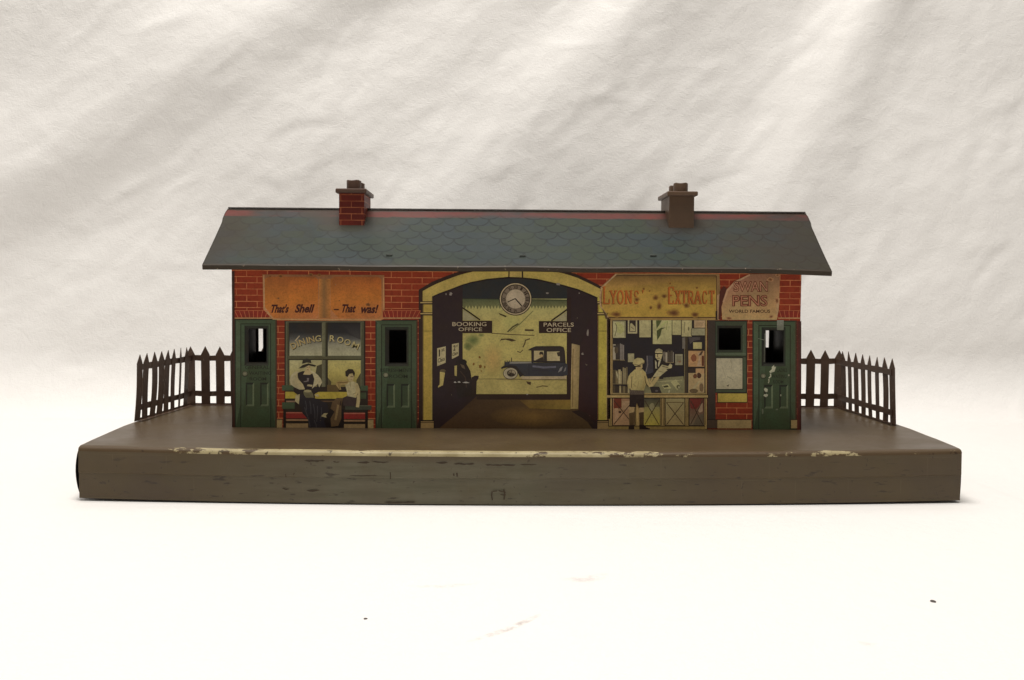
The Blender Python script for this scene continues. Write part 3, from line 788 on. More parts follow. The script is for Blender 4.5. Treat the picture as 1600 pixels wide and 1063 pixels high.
# pad the two curves to the same number of points
def resample(P, k):
    L = [0]
    for a_, b_ in zip(P, P[1:]): L.append(L[-1] + (Vector(b_) - Vector(a_)).length)
    out = []
    for i in range(k):
        q = L[-1] * i / (k - 1); j = max(jj for jj in range(len(P)) if L[jj] <= q + 1e-9); j = min(j, len(P) - 2)
        f = (q - L[j]) / (L[j + 1] - L[j]); out.append(tuple(Vector(P[j]).lerp(Vector(P[j + 1]), f)))
    return out
O2, I2 = resample(AO, 25), resample(AI, 25)
for i in range(24):
    arch.poly([O2[i], O2[i + 1], I2[i + 1], I2[i]], (206, 182, 96) if 6 < i < 17 else Y1, d)
arch.poly([(660.5, 455), (675.3, 464.7), (675.3, 474), (660.5, 474)], Y1, d)
arch.poly([(948, 457), (948, 474), (933.6, 474), (933.6, 466)], (204, 188, 88), d)
A_ = arch.done()
p = Art('keystone', s, A_)
p.rect(795.3, 421, 816, 434.5, (184, 160, 90)).line([(795.5, 420), (795, 436)], 2, DK).line([(816.2, 420), (816.5, 436.5)], 2.4, DK); p.done()
for x0, x1, c in ((660.5, 675.4, (196, 168, 78)), (934, 948.3, (206, 188, 82))):
    p = Art('pillar', s, A_)
    p.rect(x0, 474, x1, 657, c); p.hrect(x0, 476, x0 + 2.5, 657, ((112, 92, 52), c)); p.line([(x1 - .6, 476), (x1 - .6, 657)], 1.1, (226, 206, 120))
    p.line([(x0, 517.5), (x1, 517.5)], 1, (128, 108, 56))
    for y in (472.8, 490): p.rect(x0 - 4.2, y - 1.8, x1 + 2.4, y + 3.2, DK).rect(x0 - 3.8, y - .6, x1 + 2, y + 1.2, (216, 186, 116))
    p.rect(x0 - 4.2, 656.5, x1 + 3.4, 671.6, DK).rect(x0 - 3, 658.5, x1 + 2.2, 670.6, (160, 132, 84)).line([(x0 - 3, 660.4), (x1 + 2.2, 660.4)], .9, DK)
    p.done()
# ---- booking hall seen through the arch (one printed picture)
h = Art('booking_hall_picture', s, root, 'dark printed view through the arch into the booking hall')
h.poly(AI + [(933.6, 671.4), (678.5, 671.4), (678.5, 657), (675.4, 657)], (52, 34, 38))
h.line(AI, 2.2, (34, 20, 16))
h.poly([(723, 446.5), (737, 442.5), (763, 438), (794, 435.6), (816, 436), (838, 438.4), (859, 443), (886, 449.5), (886, 471), (723, 468)], (44, 48, 50))
d = s.up()
YEL = (182, 168, 104)
h.rect(723, 467, 886, 500, ((164, 162, 104), (204, 190, 118)), d).rect(723, 500, 886, 560, ((204, 190, 114), (198, 184, 108)), d).rect(723, 560, 886, 616, ((198, 182, 108), (176, 162, 98)), d)
# green valance with toothed edge
teeth = [(723, 466.5), (886, 469), (886, 481)]
x = 886
while x > 728: teeth += [(x - 2.4, 477.5), (x - 5, 482 + random.random() * 2)]; x -= 5
teeth += [(723, 478)]
h.poly(teeth, [(84, 94, 62)] * 2 + [(118, 120, 78)] * (len(teeth) - 2))
h.line([(723, 466.8), (886, 469.2)], 1.4, (56, 62, 44))
h.ell(739, 532, 15, 13, (96, 110, 60), 20, rim=(200, 186, 112), jag=.12).ell(731, 541, 7, 7, (104, 114, 62), 16, rim=(150, 146, 86), jag=.15).ell(752, 524, 6, 4, (110, 118, 66), 14, rim=(200, 186, 112), jag=.1)
h.ell(800, 503, 20, 14, (178, 174, 104), 20, rim=(202, 188, 114), jag=.05).ell(770, 562, 18, 28, (206, 172, 102), 22, rim=(199, 184, 109), jag=.05)
h.line([(833, 486), (814, 505), (797, 518)], 1.5, (130, 128, 74)); h.line([(793, 519), (801, 511), (810, 506)], 2.2, (88, 86, 50))
h.line([(768, 521), (800, 523), (835, 524.4)], 1.3, (104, 84, 52)); h.line([(820, 516), (834, 516.4)], 2.6, (84, 64, 42)); h.poly([(779, 489), (792, 494), (790, 496), (781, 492)], (72, 60, 28))
h.poly([(781, 534), (783, 529.5), (797, 529), (807, 532), (800, 534), (790, 531), (783, 532)], (84, 66, 40)); h.line([(828, 529.5), (821, 532), (820, 537), (817, 543)], 1.7, (92, 72, 44)); h.line([(808, 549), (813, 551), (817, 547)], 1.3, (98, 78, 48))
for x, y, r in ((749.5, 558.5, 1.6), (740, 569, 1.8), (750.3, 573, 2.4), (757.5, 573.5, 1.5), (752, 580, 1)): h.ell(x, y, r, r * 1.2, (140, 96, 40), 10, jag=.3)
h.line([(745, 592.5), (790, 592), (886, 594)], 1.0, (146, 130, 78)); h.poly([(822, 596), (830, 597), (829, 602), (824, 600)], (96, 76, 48)).line([(838, 605.5), (848, 603), (856, 604)], 1.6, (124, 106, 60))
# far end wall frame, open door and floor
h.poly([(684, 671.2), (722, 640), (748, 616), (886, 616), (905, 640), (926, 671.2)], [(92, 66, 42), (92, 68, 42), (78, 54, 34), (104, 80, 44), (118, 92, 48), (96, 74, 46)])
h.ell(830, 650, 64, 17, (138, 106, 54), 30, rim=(99, 75, 43))
h.rect(745, 616, 886, 624.5, (60, 38, 26)); h.poly([(885.6, 466), (892.6, 464), (892.4, 624.5), (885.6, 624.5)], (56, 32, 26)); h.poly([(812, 625.5), (891.5, 625), (891, 640), (828, 638.5)], [(120, 92, 44), (158, 128, 58), (150, 126, 56), (136, 106, 44)])
h.poly([(893.4, 537), (906, 540), (903.4, 639), (891.4, 639)], [(176, 154, 112), (150, 130, 88), (160, 138, 86), (172, 150, 92)]).line([(896, 545), (895, 560), (894.6, 636)], 2, (150, 124, 78))
h.poly([(906.4, 540), (932, 470), (932, 660), (903.6, 645)], [(58, 32, 36), (52, 32, 42), (58, 28, 32), (66, 30, 30)])
h.poly([(905, 641), (918, 646), (929, 668), (912, 655), (893, 643)], (54, 34, 30))
for x, y, rx, ry in ((918.5, 521, 1.4, 5), (704.3, 459.3, 2.4, 2.6), (872, 444, 3, 2), (855, 458, 3, 1.2), (910, 553, 1.8, 1.8), (905, 458.5, 1, 1), (697, 460, 1, 1.2), (824, 616.4, 1.6, .9)): h.ell(x, y, rx, ry, (142, 132, 122), 12, jag=.35)
hall = h.done()
p = Art('person', s, root, 'printed dark clothed traveller buying a ticket')
DKP = (44, 32, 28)
p.poly([(712, 566), (718, 561), (727, 562), (729, 569), (735, 580), (738, 600), (738, 618), (715, 622), (712, 600)], DKP).poly([(737, 590), (742, 587), (748, 587.5), (747.5, 592), (744.8, 596), (744, 616), (737, 621)], (52, 36, 28))
p.poly([(719, 569), (725, 571), (727, 577), (722, 575)], (110, 94, 72)).line([(719, 580), (727, 590), (729, 606)], 1.6, (78, 58, 44)); p.ell(724, 566, 5.5, 3.6, (34, 26, 20)); p.done()
p = Art('ticket_window', s, hall); C = (190, 172, 104)
p.poly([(687.4, 581), (695.4, 582.6), (692.2, 602), (684.4, 606), (684.6, 603.5), (687, 601)], C).poly([(710, 572), (714, 571), (713.8, 588), (710.3, 587)], (172, 156, 96)).ell(692, 579.5, 4.5, 2.4, (110, 96, 66)); p.done()
p = Art('scratch', s, hall, 'short white scratches in the dark printing')
for x0, x1, y in ((708.8, 713.4, 597.6), (714.6, 720, 597.2), (722.2, 734, 598)): p.poly([(x0, y), ((x0 + x1) / 2, y - 1.5), (x1, y + .4), ((x0 + x1) / 2, y + 1)], (232, 226, 214))
p.done()
for q, big, small, word in ((((683, 544.4), (696.5, 541.2), (696.3, 567), (683, 572.3)), '1', 'st', 'Class'), (((706.2, 538), (717, 536), (716.6, 556), (706.2, 561.3)), '2', 'nd', 'Class')):
    n_ = Art('notice', s, root, 'pale printed ' + ('first' if big == '1' else 'second') + ' class notice in the booking hall')
    n_.poly(q, (208, 194, 148)); no = n_.done()
    tl, tr, br, bl = [Vector(v) for v in q]
    f = lambda a, b: tuple((tl * (1 - a) + tr * a) * (1 - b) + (bl * (1 - a) + br * a) * b)
    t = Art('lettering', s, no)
    for body, (a0, b0, a1, b1), bd in ((big, (.2, .1, .33 if big == '1' else .5, .5), .03), (small, (.52, .08, .86, .26), .01), (word, (.08, .6, .9, .84), .02)):
        t.text(body, 0, 0, 1, 1, (56, 44, 22), bold=bd, quad=(f(a0, b0), f(a1, b0), f(a1, b1), f(a0, b1)))
    t.done()
# hanging signs
for x0, x1, br, l1, l2, wd in ((722, 769, [(722.5, 481), (735, 489.5), (750, 500)], (706.8, 503.4, 760, 509.8), (716.4, 512, 753.4, 517.6), 'BOOKING'),
                               (842, 887.5, [(886.5, 483.5), (875, 492), (861.5, 501.5)], (849.4, 504.4, 896.6, 510.6), (854, 512.8, 892.2, 519), 'PARCELS')):
    p = Art('hanging_sign', s, root, 'dark hanging sign of the ' + wd.lower() + ' office')
    if x0 < 800: p.poly([(723.5, 484), (723.5, 500.5), (747, 500.5)], (160, 152, 116))
    else: p.poly([(885.5, 487), (885.5, 502), (865, 502)], (160, 152, 116))
    p.line(br, 2.2, (46, 30, 20)); p.rect(x0, 501.4 if x0 < 800 else 502, x1, 520.8, (54, 32, 22)); o = p.done()
    t = Art('lettering', s, o); t.text(wd, *l1, (188, 172, 140), bold=.008).text('OFFICE', *l2, (188, 172, 140), bold=.008); t.done()
# motor car
TC = lambda x, y: (770 + x / 7.084, 530 + y / 7.084)
c = Art('motor_car_picture', s, root, 'dark blue printed motor car with closed cabin', TC); NV = (64, 65, 72)
c.poly([(300, 414), (815, 408), (815, 442), (330, 446)], (178, 160, 126)).line([(40, 445), (330, 448), (815, 452)], 6, (132, 116, 76))
c.poly([(130, 256), (180, 248), (430, 248), (450, 262), (800, 262), (828, 284), (828, 400), (770, 412), (345, 412), (300, 385), (262, 325), (205, 305), (130, 318), (96, 332), (92, 314), (128, 292)], NV)
c.poly([(185, 252), (425, 252), (430, 268), (185, 272)], (140, 136, 124)).line([(440, 300), (560, 315), (700, 308)], 22, (112, 112, 126)).line([(440, 345), (740, 350)], 10, (58, 58, 74)).poly([(720, 372), (745, 320), (775, 302), (760, 350)], (132, 128, 126)).poly([(780, 366), (800, 318), (812, 312), (806, 350)], (122, 118, 116))
c.line([(400, 268), (402, 400)], 6, (48, 48, 62)); c.line([(205, 205), (208, 250)], 8, (66, 58, 46)); c.line([(135, 240), (135, 290)], 8, (60, 54, 44)); c.line([(160, 236), (164, 262)], 6, (96, 88, 70)); c.line([(182, 236), (184, 262)], 6, (60, 54, 44))
c.poly([(92, 330), (110, 304), (190, 286), (262, 300), (300, 352), (345, 400), (300, 420), (270, 360), (225, 318), (150, 316)], (50, 44, 42))
car = c.done()
p = Art('car_roof', s, car, None, TC)
p.poly([(388, 122), (425, 100), (475, 80), (750, 78), (785, 92), (796, 130), (806, 262), (428, 258), (426, 128)], (60, 50, 44)).line([(440, 252), (800, 258)], 10, (40, 34, 32)); p.done()
for x0, y0, x1, y1 in ((456, 130, 564, 236), (600, 138, 742, 242)):
    p = Art('car_window', s, car, None, TC); p.rect(x0, y0, x1, y1, (196, 180, 134))
    if x0 < 500: p.poly([(520, 140), (552, 138), (560, 160), (564, 236), (470, 236), (530, 205), (540, 180), (512, 170)], (66, 54, 40)).ell(538, 186, 18, 16, (176, 150, 104))
    else: p.poly([(706, 150), (742, 140), (742, 190), (720, 190)], (74, 60, 44))
    p.done()
p = Art('wheel', s, car, None, TC)
p.ell(196, 380, 82, 66, (78, 70, 58)).ell(196, 380, 76, 60, (190, 178, 146)).ell(206, 378, 50, 40, (84, 74, 62)).ell(210, 374, 38, 30, (160, 146, 118)).ell(206, 392, 34, 18, (58, 46, 36)).line([(160, 360), (250, 396)], 7, (84, 72, 58)).line([(205, 340), (208, 410)], 7, (84, 72, 58)); p.done()
# clock
cx, cy = 805.6, 467.4
k = Art('clock', s, root, 'round printed station clock under the keystone')
k.ell(cx, cy + .4, 25.6, 25.6, (36, 26, 18), 44).ring(cx, cy, 22.9, 24.6, (182, 164, 128)).ell(cx, cy, 22.2, 22.2, (76, 64, 50), 44)
k.ring(cx, cy, 15.4, 21.2, (132, 116, 96)).ell(cx, cy, 15, 15, (186, 170, 144), 40, rim=(172, 156, 130)); ck = k.done()
t = Art('numerals', s, ck)
for i, r_ in enumerate(('XII', 'I', 'II', 'III', 'IIII', 'V', 'VI', 'VII', 'VIII', 'IX', 'X', 'XI')):
    an = i * math.pi / 6; nx, ny = cx + 18.3 * math.sin(an), cy - 18.3 * math.cos(an); hw = min(3.6, .7 + .9 * len(r_))
    t.text(r_, nx - hw, ny - 2.5, nx + hw, ny + 2.5, (58, 46, 36), bold=.03, rot=an)
t.done()
p = Art('clock_hand', s, ck); p.line([(cx - .6, cy - .6), (792.8, 472.4)], 1.5, (34, 24, 18)); p.done()
p = Art('clock_hand', s, ck); p.line([(cx - .8, cy - .8), (811, 473.4), (815.2, 478.4)], 1.9, (34, 24, 18)); p.done()

# ---- shop signs
s = Stack()
g = Art('shop_sign', s, root, 'orange sign reading That\'s Shell That was'); OG = (196, 122, 58)
g.poly([(410, 429), (600.4, 430), (601.3, 497), (597, 500), (426, 499.5), (411.5, 484)], [(150, 100, 62), (150, 100, 62), (196, 128, 76), (200, 132, 78), (200, 130, 74), (202, 134, 86)])  # darker top corners: shade below the eave put into the sign colour
for x0, x1 in ((414, 497), (517, 596)):
    g.poly([(x0, 436), (x0 + 6, 432.5), (x1 - 5, 432.5), (x1, 437), (x1, 465), (x0, 465)], [(178, 106, 44), (160, 92, 44), (160, 92, 44), (182, 100, 40), (206, 124, 48), (206, 126, 52)])
    g.poly([(x0, 465), (x1, 465), (x1, 492), (x1 - 4, 497), (x0 + 12, 497), (x0, 484)], [(206, 126, 52), (206, 124, 48), (204, 126, 62), (200, 124, 70), (202, 122, 56), (204, 124, 52)])
g.hrect(498, 436, 506, 497, ((190, 122, 58), (148, 106, 60))); g.hrect(506, 436, 516.5, 497, ((144, 104, 60), (190, 122, 58)))
g.poly([(411, 430), (413.2, 430), (414, 480), (427, 497), (425, 498), (411.8, 484)], (216, 164, 112)); g.poly([(598.2, 434), (600, 434), (600.8, 494), (598.8, 494)], (214, 160, 108))
g.line([(426, 499), (470, 499.6), (500, 499.8), (524, 500), (556, 500), (596, 500.2)], 1.3, (222, 184, 124))  # edge highlight drawn in as a cream stroke
for x, y, r in ((438.5, 431.6, 4), (485.5, 429.8, 3.2), (499, 429.8, 2.6), (422, 432, 2), (435, 466.5, 1.8), (530.5, 470, 1.2), (575, 476, 3.6)): g.ell(x, y, r * 1.1, r * .8, (100, 68, 34), 14, rim=(166, 102, 50), jag=.25)
go = g.done()
t = Art('lettering', s, go)
t.text("That's", 421.3, 475.6, 449.5, 489.2, (76, 22, 16), shear=.28, bold=.04).text('Shell', 460, 475.4, 488, 489, (76, 22, 16), shear=.28, bold=.04)
t.line([(521.5, 484), (529.5, 484)], 2, (76, 22, 16)); t.text('That', 531.8, 475.6, 554, 488.8, (76, 22, 16), shear=.28, bold=.04).text('was!', 561.5, 476, 588.3, 489.8, (76, 22, 16), shear=.28, bold=.04)
t.done()

g = Art('shop_sign', s, root, 'rust spotted ochre sign reading Lyons\' Extract'); OC = (184, 148, 66)
g.poly([(962, 427.5), (1124, 428.5), (1126.5, 470), (1124, 500.5), (955, 500.5), (949, 495.5), (937, 479), (938, 449)], (150, 116, 72))
g.poly([(963, 431), (1119.5, 431.5), (1119.5, 458), (941, 458), (941, 449)], [(128, 98, 54), (130, 100, 54), OC, OC, (180, 140, 72)]).poly([(941, 458), (1119.5, 458), (1119.5, 495.4), (951.5, 495.4), (940.5, 480)], [OC, OC, (190, 156, 66), (188, 154, 66), (184, 148, 70)])
g.line([(963, 430.6), (1119, 431.2)], 1.2, (82, 58, 34)); g.line([(951, 496.2), (1118.5, 496.2)], 1.5, (92, 60, 34)); g.rect(955, 497.2, 1118, 500.2, (160, 130, 74))
g.line([(1119.6, 431), (1119.6, 495)], 1.1, (96, 66, 38)); g.poly([(1120.5, 462), (1126, 458), (1126.5, 480), (1123.4, 500), (1121, 499)], (204, 164, 122)); g.rect(1118, 486, 1121, 500, (56, 38, 24))
g.line([(963, 428.6), (940, 450), (937.4, 464), (938, 478), (950, 496)], 1.8, (206, 172, 126)); g.poly([(941, 482), (948, 492), (950, 500), (946, 498)], (104, 82, 52))
gl = g.done()
t = Art('lettering', s, gl); TX = (188, 104, 42); SH = (132, 82, 34)
GL = {'L': [[(0, 0), (0, 1)], [(0, 1), (1, 1), (1, .72)]], 'Y': [[(0, 0), (.5, .55)], [(1, 0), (.5, .55)], [(.5, .55), (.5, 1)]], 'O': None,
      'N': [[(.08, 1), (.08, 0)], [(.08, 0), (.92, 1)], [(.92, 1), (.92, 0)]], 'E': [[(.1, 0), (.1, 1)], [(0, 0), (1, 0), (1, .2)], [(.1, .5), (.75, .5)], [(0, 1), (1, 1), (1, .8)]],
      'X': [[(0, 0), (1, 1)], [(1, 0), (0, 1)]], 'T': [[(.5, 0), (.5, 1)], [(0, .22), (0, 0), (1, 0), (1, .22)]], 'R': [[(.1, 0), (.1, 1)], [(.1, .03), (.8, .06), (.95, .26), (.8, .5), (.1, .52)], [(.5, .52), (1, 1)]],
      'A': [[(0, 1), (.5, 0)], [(.5, 0), (1, 1)], [(.2, .68), (.8, .68)]], 'C': [[(.95, .28), (.7, .02), (.25, .04), (.05, .4), (.05, .62), (.25, .96), (.7, .98), (.95, .72)]],
      'S': [[(.92, .24), (.65, .02), (.25, .04), (.08, .25), (.3, .46), (.7, .56), (.92, .76), (.7, .97), (.3, .98), (.06, .74)]]}
SER = {'L': [(0, 0), (0, 1)], 'Y': [(0, 0), (1, 0), (.5, 1)], 'N': [(.08, 0), (.08, 1), (.92, 0)], 'X': [(0, 0), (1, 0), (0, 1), (1, 1)], 'T': [(.5, 1)], 'R': [(.1, 0), (.1, 1), (1, 1)], 'A': [(0, 1), (1, 1)], 'E': []}
def serif(ch, x0, y0, x1, y1, c, dx=0, dy=0, w=2.5):
    X = lambda a: x0 + w / 2 + a * (x1 - x0 - w) + dx; Yf = lambda b: y0 + .7 + b * (y1 - y0 - 1.4) + dy
    if ch == 'O':
        cx_, cy_ = (x0 + x1) / 2 + dx, (y0 + y1) / 2 + dy; rx, ry = (x1 - x0) / 2 - w / 2, (y1 - y0) / 2 - .7
        t.line([(cx_ + rx * math.cos(i * math.pi / 10), cy_ + ry * math.sin(i * math.pi / 10)) for i in range(20)], w * .9, c, True); return
    for st in GL[ch]: t.line([(X(a), Yf(b)) for a, b in st], w if len(st) == 2 and st[0][1] != st[1][1] else w * .62, c)
    for a, b in SER.get(ch, []): t.line([(X(a) - w * .95, Yf(b)), (X(a) + w * .95, Yf(b))], 1.3, c)
for sh, c_ in ((.9, SH), (0, TX)):
    for ch, x0, x1, y0 in (('L', 943, 953.6, 447.6), ('Y', 953.4, 963.6, 453.8), ('O', 964.2, 975, 453.8), ('N', 976.4, 988, 453.8), ('S', 990, 1000, 453.8),
                           ('E', 1043.6, 1053.6, 448.4), ('X', 1055, 1064, 454.2), ('T', 1064.6, 1074, 454.2), ('R', 1074.6, 1084.4, 454.2), ('A', 1085, 1096, 454.2), ('C', 1097, 1106.4, 454.2), ('T', 1107.4, 1117.4, 454.2)):
        serif(ch, x0, y0, x1, 475, c_, -sh, sh)
    t.poly([(1003.4 - sh, 453 + sh), (1006.4 - sh, 453 + sh), (1004.6 - sh, 459 + sh)], c_)
t.done()
p = Art('rust_spot', s, gl, 'brown rust blotches eaten into the sign')
RC = (104, 58, 28)
for x, y, rx, ry in ((995, 468.5, 5, 4), (1024.5, 465.5, 4.6, 5.2), (1030, 479, 4, 6.5), (1072.5, 477.5, 5.4, 4.6), (1053, 489.5, 11.5, 5.8), (1086, 491.8, 7, 4.4), (963, 491.4, 9, 4.6), (1006, 451.5, 2.2, 2.4), (1017, 481, 2.6, 3), (1047, 443, 2, 2.6), (1089, 450, 2.4, 2.2), (1038, 463, 5, 3.4), (1015, 455, 2, 1.4)):
    p.ell(x, y, rx, ry, RC, 18, rim=(176, 138, 62), jag=.16)
p.done()

g = Art('shop_sign', s, root, 'torn tan sign reading Swan Pens world famous'); TP = (186, 138, 100)
g.poly([(1124.5, 456), (1131, 447), (1136, 452), (1134, 466), (1128, 480), (1126, 499), (1122.5, 499)], [(96, 44, 30)] * 7)
g.poly([(1171, 428.8), (1218.7, 427.4), (1218, 453), (1217, 477.5), (1214, 499.6), (1128.5, 499.6), (1127.3, 480), (1135.3, 453), (1147.5, 440)],
       [(150, 108, 80), (138, 98, 72), (178, 130, 90), (188, 146, 98), (206, 170, 112), (202, 170, 114), (186, 142, 98), (172, 122, 92), (166, 116, 90)])
g.poly([(1171, 428.6), (1147.5, 440), (1135.3, 453), (1129, 472), (1131.5, 473), (1138, 455), (1149, 442.6), (1172, 431)], (204, 160, 122))
g.line([(1129, 498.8), (1150, 499.2), (1213, 499)], 1.6, (220, 188, 130)); g.poly([(1213, 470), (1218, 466), (1216.5, 486), (1213.8, 498), (1212.5, 488)], (212, 172, 124))
for x, y, rx, ry in ((1205, 495, 3, 2.6), (1214, 470, 3, 5), (1139, 497.4, 5, 2.2), (1204, 437, 5, 3.4), (1215, 430, 3, 2.6), (1171, 468.6, 4, 4)): g.ell(x, y, rx, ry, (118, 72, 42), 16, rim=(184, 138, 96), jag=.2)
gs = g.done()
t = Art('lettering', s, gs); OU = (112, 52, 36); FI = (190, 136, 104)
for wd, bx in (('SWAN', (1146, 439.4, 1200, 456.6)), ('PENS', (1143.8, 461, 1199.6, 479.2))):
    t.text(wd, *bx, OU, bold=.045); t.text(wd, bx[0] + 1.1, bx[1] + 1.1, bx[2] - 1.1, bx[3] - 1.1, FI if wd == 'SWAN' else (176, 116, 86), bold=-.012)
t.text('WORLD FAMOUS', 1138.8, 484, 1203.4, 489.2, (82, 56, 34), bold=.018)
t.done()

# ---- bookstall
s = Stack()
bk = Art('bookstall', s, root, 'printed bookstall with open counter full of papers'); FR = (184, 156, 98); LN = (48, 34, 22)
bk.rect(949.5, 500.5, 1105.5, 671.5, LN); bk.rect(951, 500.5, 1104.3, 670.5, FR)
for x in (953.4, 956.2, 1102): bk.line([(x, 500.5), (x, 664)], 1, (78, 58, 36))
bk.rect(957.4, 500.5, 1101.4, 614.4, (42, 36, 42))
bo = bk.done()
def stall(name, label=None): return Art(name, s, bo, label)
p = stall('counter')
p.poly([(1008, 592), (1068, 588), (1072, 614.4), (1006, 614.4)], (140, 136, 98)).poly([(1015, 604), (1030, 604.4), (1034, 614.4), (1018, 614.4)], (56, 50, 48)).ell(1026, 611, 2.4, 1.6, (104, 98, 96), 10)
p.poly([(1034, 602), (1044, 600), (1049, 607), (1038, 608)], (178, 172, 120)).poly([(1036, 603.6), (1043, 602), (1045, 605), (1038, 606)], (74, 72, 48)).poly([(1048, 597), (1056, 593), (1064, 604), (1058, 610)], (172, 166, 118)).ell(1060, 604.5, 3, 3.2, (112, 108, 72), 12).ell(1061, 605.4, 1.4, 1.8, (200, 194, 150), 10).line([(1046, 610), (1045, 614)], 2, (206, 198, 156)).line([(1010, 598), (1066, 594)], 1, (172, 166, 120))
p.rect(946.6, 616.6, 1106.8, 622.8, LN).rect(948, 617.8, 1106, 621.4, (188, 162, 104)).rect(957, 614.6, 1102, 616.4, (168, 146, 92)); p.done()
for x0, y0, x1, y1, c, art in ((957.8, 501.6, 977.4, 528, (190, 184, 138), 1), (981, 500.6, 995.6, 521.4, (186, 176, 134), 2), (999, 500.6, 1017, 527.2, (198, 188, 136), 0), (1020, 500.6, 1049.6, 537.8, (200, 194, 138), 3),
                               (1050.6, 500.8, 1064, 523.4, (188, 180, 128), 0), (1065.2, 500.8, 1081, 526, (180, 170, 122), 4), (1080.6, 513.4, 1101.4, 524.2, (158, 152, 118), 0), (1084.6, 500.8, 1101.6, 512.4, (196, 168, 126), 5)):
    p = stall('poster'); p.rect(x0 - .8, y0, x1 + .8, y1 + .9, LN).rect(x0, y0, x1, y1, c)
    if art == 1: p.poly([(962, 505), (966, 503), (970, 506), (974, 509), (975, 518), (970, 522), (964, 519), (965, 511)], (172, 170, 112)).line([(961, 505), (963.6, 509), (963, 517), (960.5, 526)], 1, (110, 104, 70)).line([(958.6, 502.8), (976.4, 502.8), (976.4, 526.6)], .9, (128, 120, 84))
    if art == 2: p.rect(983.2, 500.8, 993.4, 518.8, (60, 50, 42)).poly([(984.4, 517.8), (984.8, 506), (987, 505), (992.4, 511), (992.4, 517.8)], (176, 166, 124)).line([(986, 511), (991, 515)], 1.2, (118, 108, 78))
    if art == 3: p.poly([(1025, 500.8), (1034, 500.8), (1030, 508), (1026, 514)], (92, 104, 56)).poly([(1038, 503), (1044, 501), (1034, 511), (1028, 516), (1026, 515)], (170, 172, 112)).poly([(1026, 517), (1033, 512.4), (1040, 512), (1034, 515), (1032, 524), (1027, 532)], (84, 92, 48)).line([(1041, 516), (1043, 502)], 1.2, (150, 150, 92))
    if art == 4: p.ell(1076, 514, 1.4, 3, (120, 112, 74), 10).line([(1070, 503), (1069, 520)], 1.2, (140, 130, 90))
    if art == 5: p.line([(1087, 505), (1099, 505)], .8, (140, 96, 72)).line([(1087, 508), (1099, 508)], .8, (140, 96, 72))
    p.done()
rng = random.Random(3)
def books(x0, y0, x1, y1, pal, wmin=1.6, wmax=4):
    p = stall('book_row'); x = x0; d = s.up()
    while x < x1 - 1:
        w_ = min(x1 - x, rng.uniform(wmin, wmax)); p.rect(x, y0 + rng.uniform(0, (y1 - y0) * .16), x + w_ - .35, y1, rng.choice(pal), d); x += w_
    p.line([(x0, y1 + .6), (x1, y1 + .6)], 1, (150, 132, 92)); return p
GP = [(150, 142, 128), (124, 114, 98), (168, 158, 136), (96, 86, 72), (72, 62, 54)]; BP = [(132, 116, 80), (92, 78, 54), (166, 150, 108), (70, 56, 40), (184, 170, 128)]
p = books(957.8, 536, 968, 562, GP, 4, 6); p.ell(963, 547, 3, 6, (98, 84, 62), 14).rect(958.4, 540, 966, 543, (74, 66, 60)); p.done()
books(968.6, 537, 976.4, 562.4, [(158, 148, 138), (140, 130, 120)], 2, 3).done()
p = books(957.8, 577.5, 972, 599.6, BP, 2, 5); p.poly([(962, 578), (966, 586), (965, 592), (963, 586)], (196, 184, 142)); p.done()
books(973, 571, 981, 599.6, [(120, 106, 74), (150, 136, 100)], 2, 3).done(); books(957.8, 602.4, 984, 614, BP).done()
books(1036, 548, 1053, 566, GP, 2, 4).done()
p = stall('paper', 'small blank paper beside the boy'); p.rect(981.2, 552.6, 990.8, 566, (168, 160, 122)); p.done()
p = stall('framed_picture'); p.rect(1053.6, 552.4, 1067.4, 572, LN).rect(1055, 553.6, 1066.6, 570.6, (150, 144, 116)).rect(1057, 556, 1064.8, 566, (132, 126, 98)).ell(1062, 565.6, 2.4, 1.2, (150, 104, 74), 10); p.done()
p = stall('shelf_post'); p.rect(1069, 526, 1074.4, 614.2, (78, 66, 46)).line([(1069.6, 527), (1069.6, 614)], 1, (140, 126, 86)).line([(1074.6, 546.6), (1101, 546.6)], 1.6, LN).line([(1074.6, 574.4), (1101, 574.4)], 1.8, LN); p.rect(1066, 527.6, 1070.6, 545, (126, 118, 106)); p.done()
p = stall('magazine'); p.rect(1083, 535, 1096.6, 545.2, (190, 178, 120)).poly([(1075.6, 527), (1094, 527), (1094, 531), (1084, 533), (1078, 538)], (92, 84, 82)); p.done()
p = stall('magazine'); p.rect(1075.6, 548.4, 1100.6, 573.2, (182, 142, 96)).ell(1084, 559.6, 4.4, 6, (146, 88, 56), 14, jag=.1).poly([(1089, 572.6), (1092, 560), (1090, 552), (1097, 549), (1098.6, 553), (1094, 560), (1096, 572.6)], (212, 180, 142)).poly([(1091, 556), (1096, 549), (1099, 549), (1096, 555)], (96, 70, 50)).rect(1096.6, 556, 1100, 572, (110, 54, 32)); p.done()
p = stall('magazine'); p.rect(1075.6, 583, 1100.6, 614, (176, 152, 108)).rect(1075.6, 576, 1086, 582, (66, 50, 40)).rect(1087, 576, 1100.4, 584, (182, 146, 102)).ell(1086, 588, 3.2, 3.6, (122, 78, 48), 12, jag=.15).ell(1092.6, 587, 3.6, 4.4, (86, 50, 30), 12, jag=.15).poly([(1082, 606), (1093, 594), (1094, 596), (1085, 609)], (208, 190, 142)).ell(1084, 611, 7, 3.4, (118, 98, 66), 14).ell(1096, 606, 3.2, 7, (132, 106, 74), 12, jag=.1); p.done()
p = stall('blue_folder'); p.poly([(1010, 556), (1020, 556), (1021, 582), (1008, 586)], (74, 74, 84)).line([(1011, 556), (1012, 570), (1009, 582)], 1.4, (132, 122, 118)); p.done()
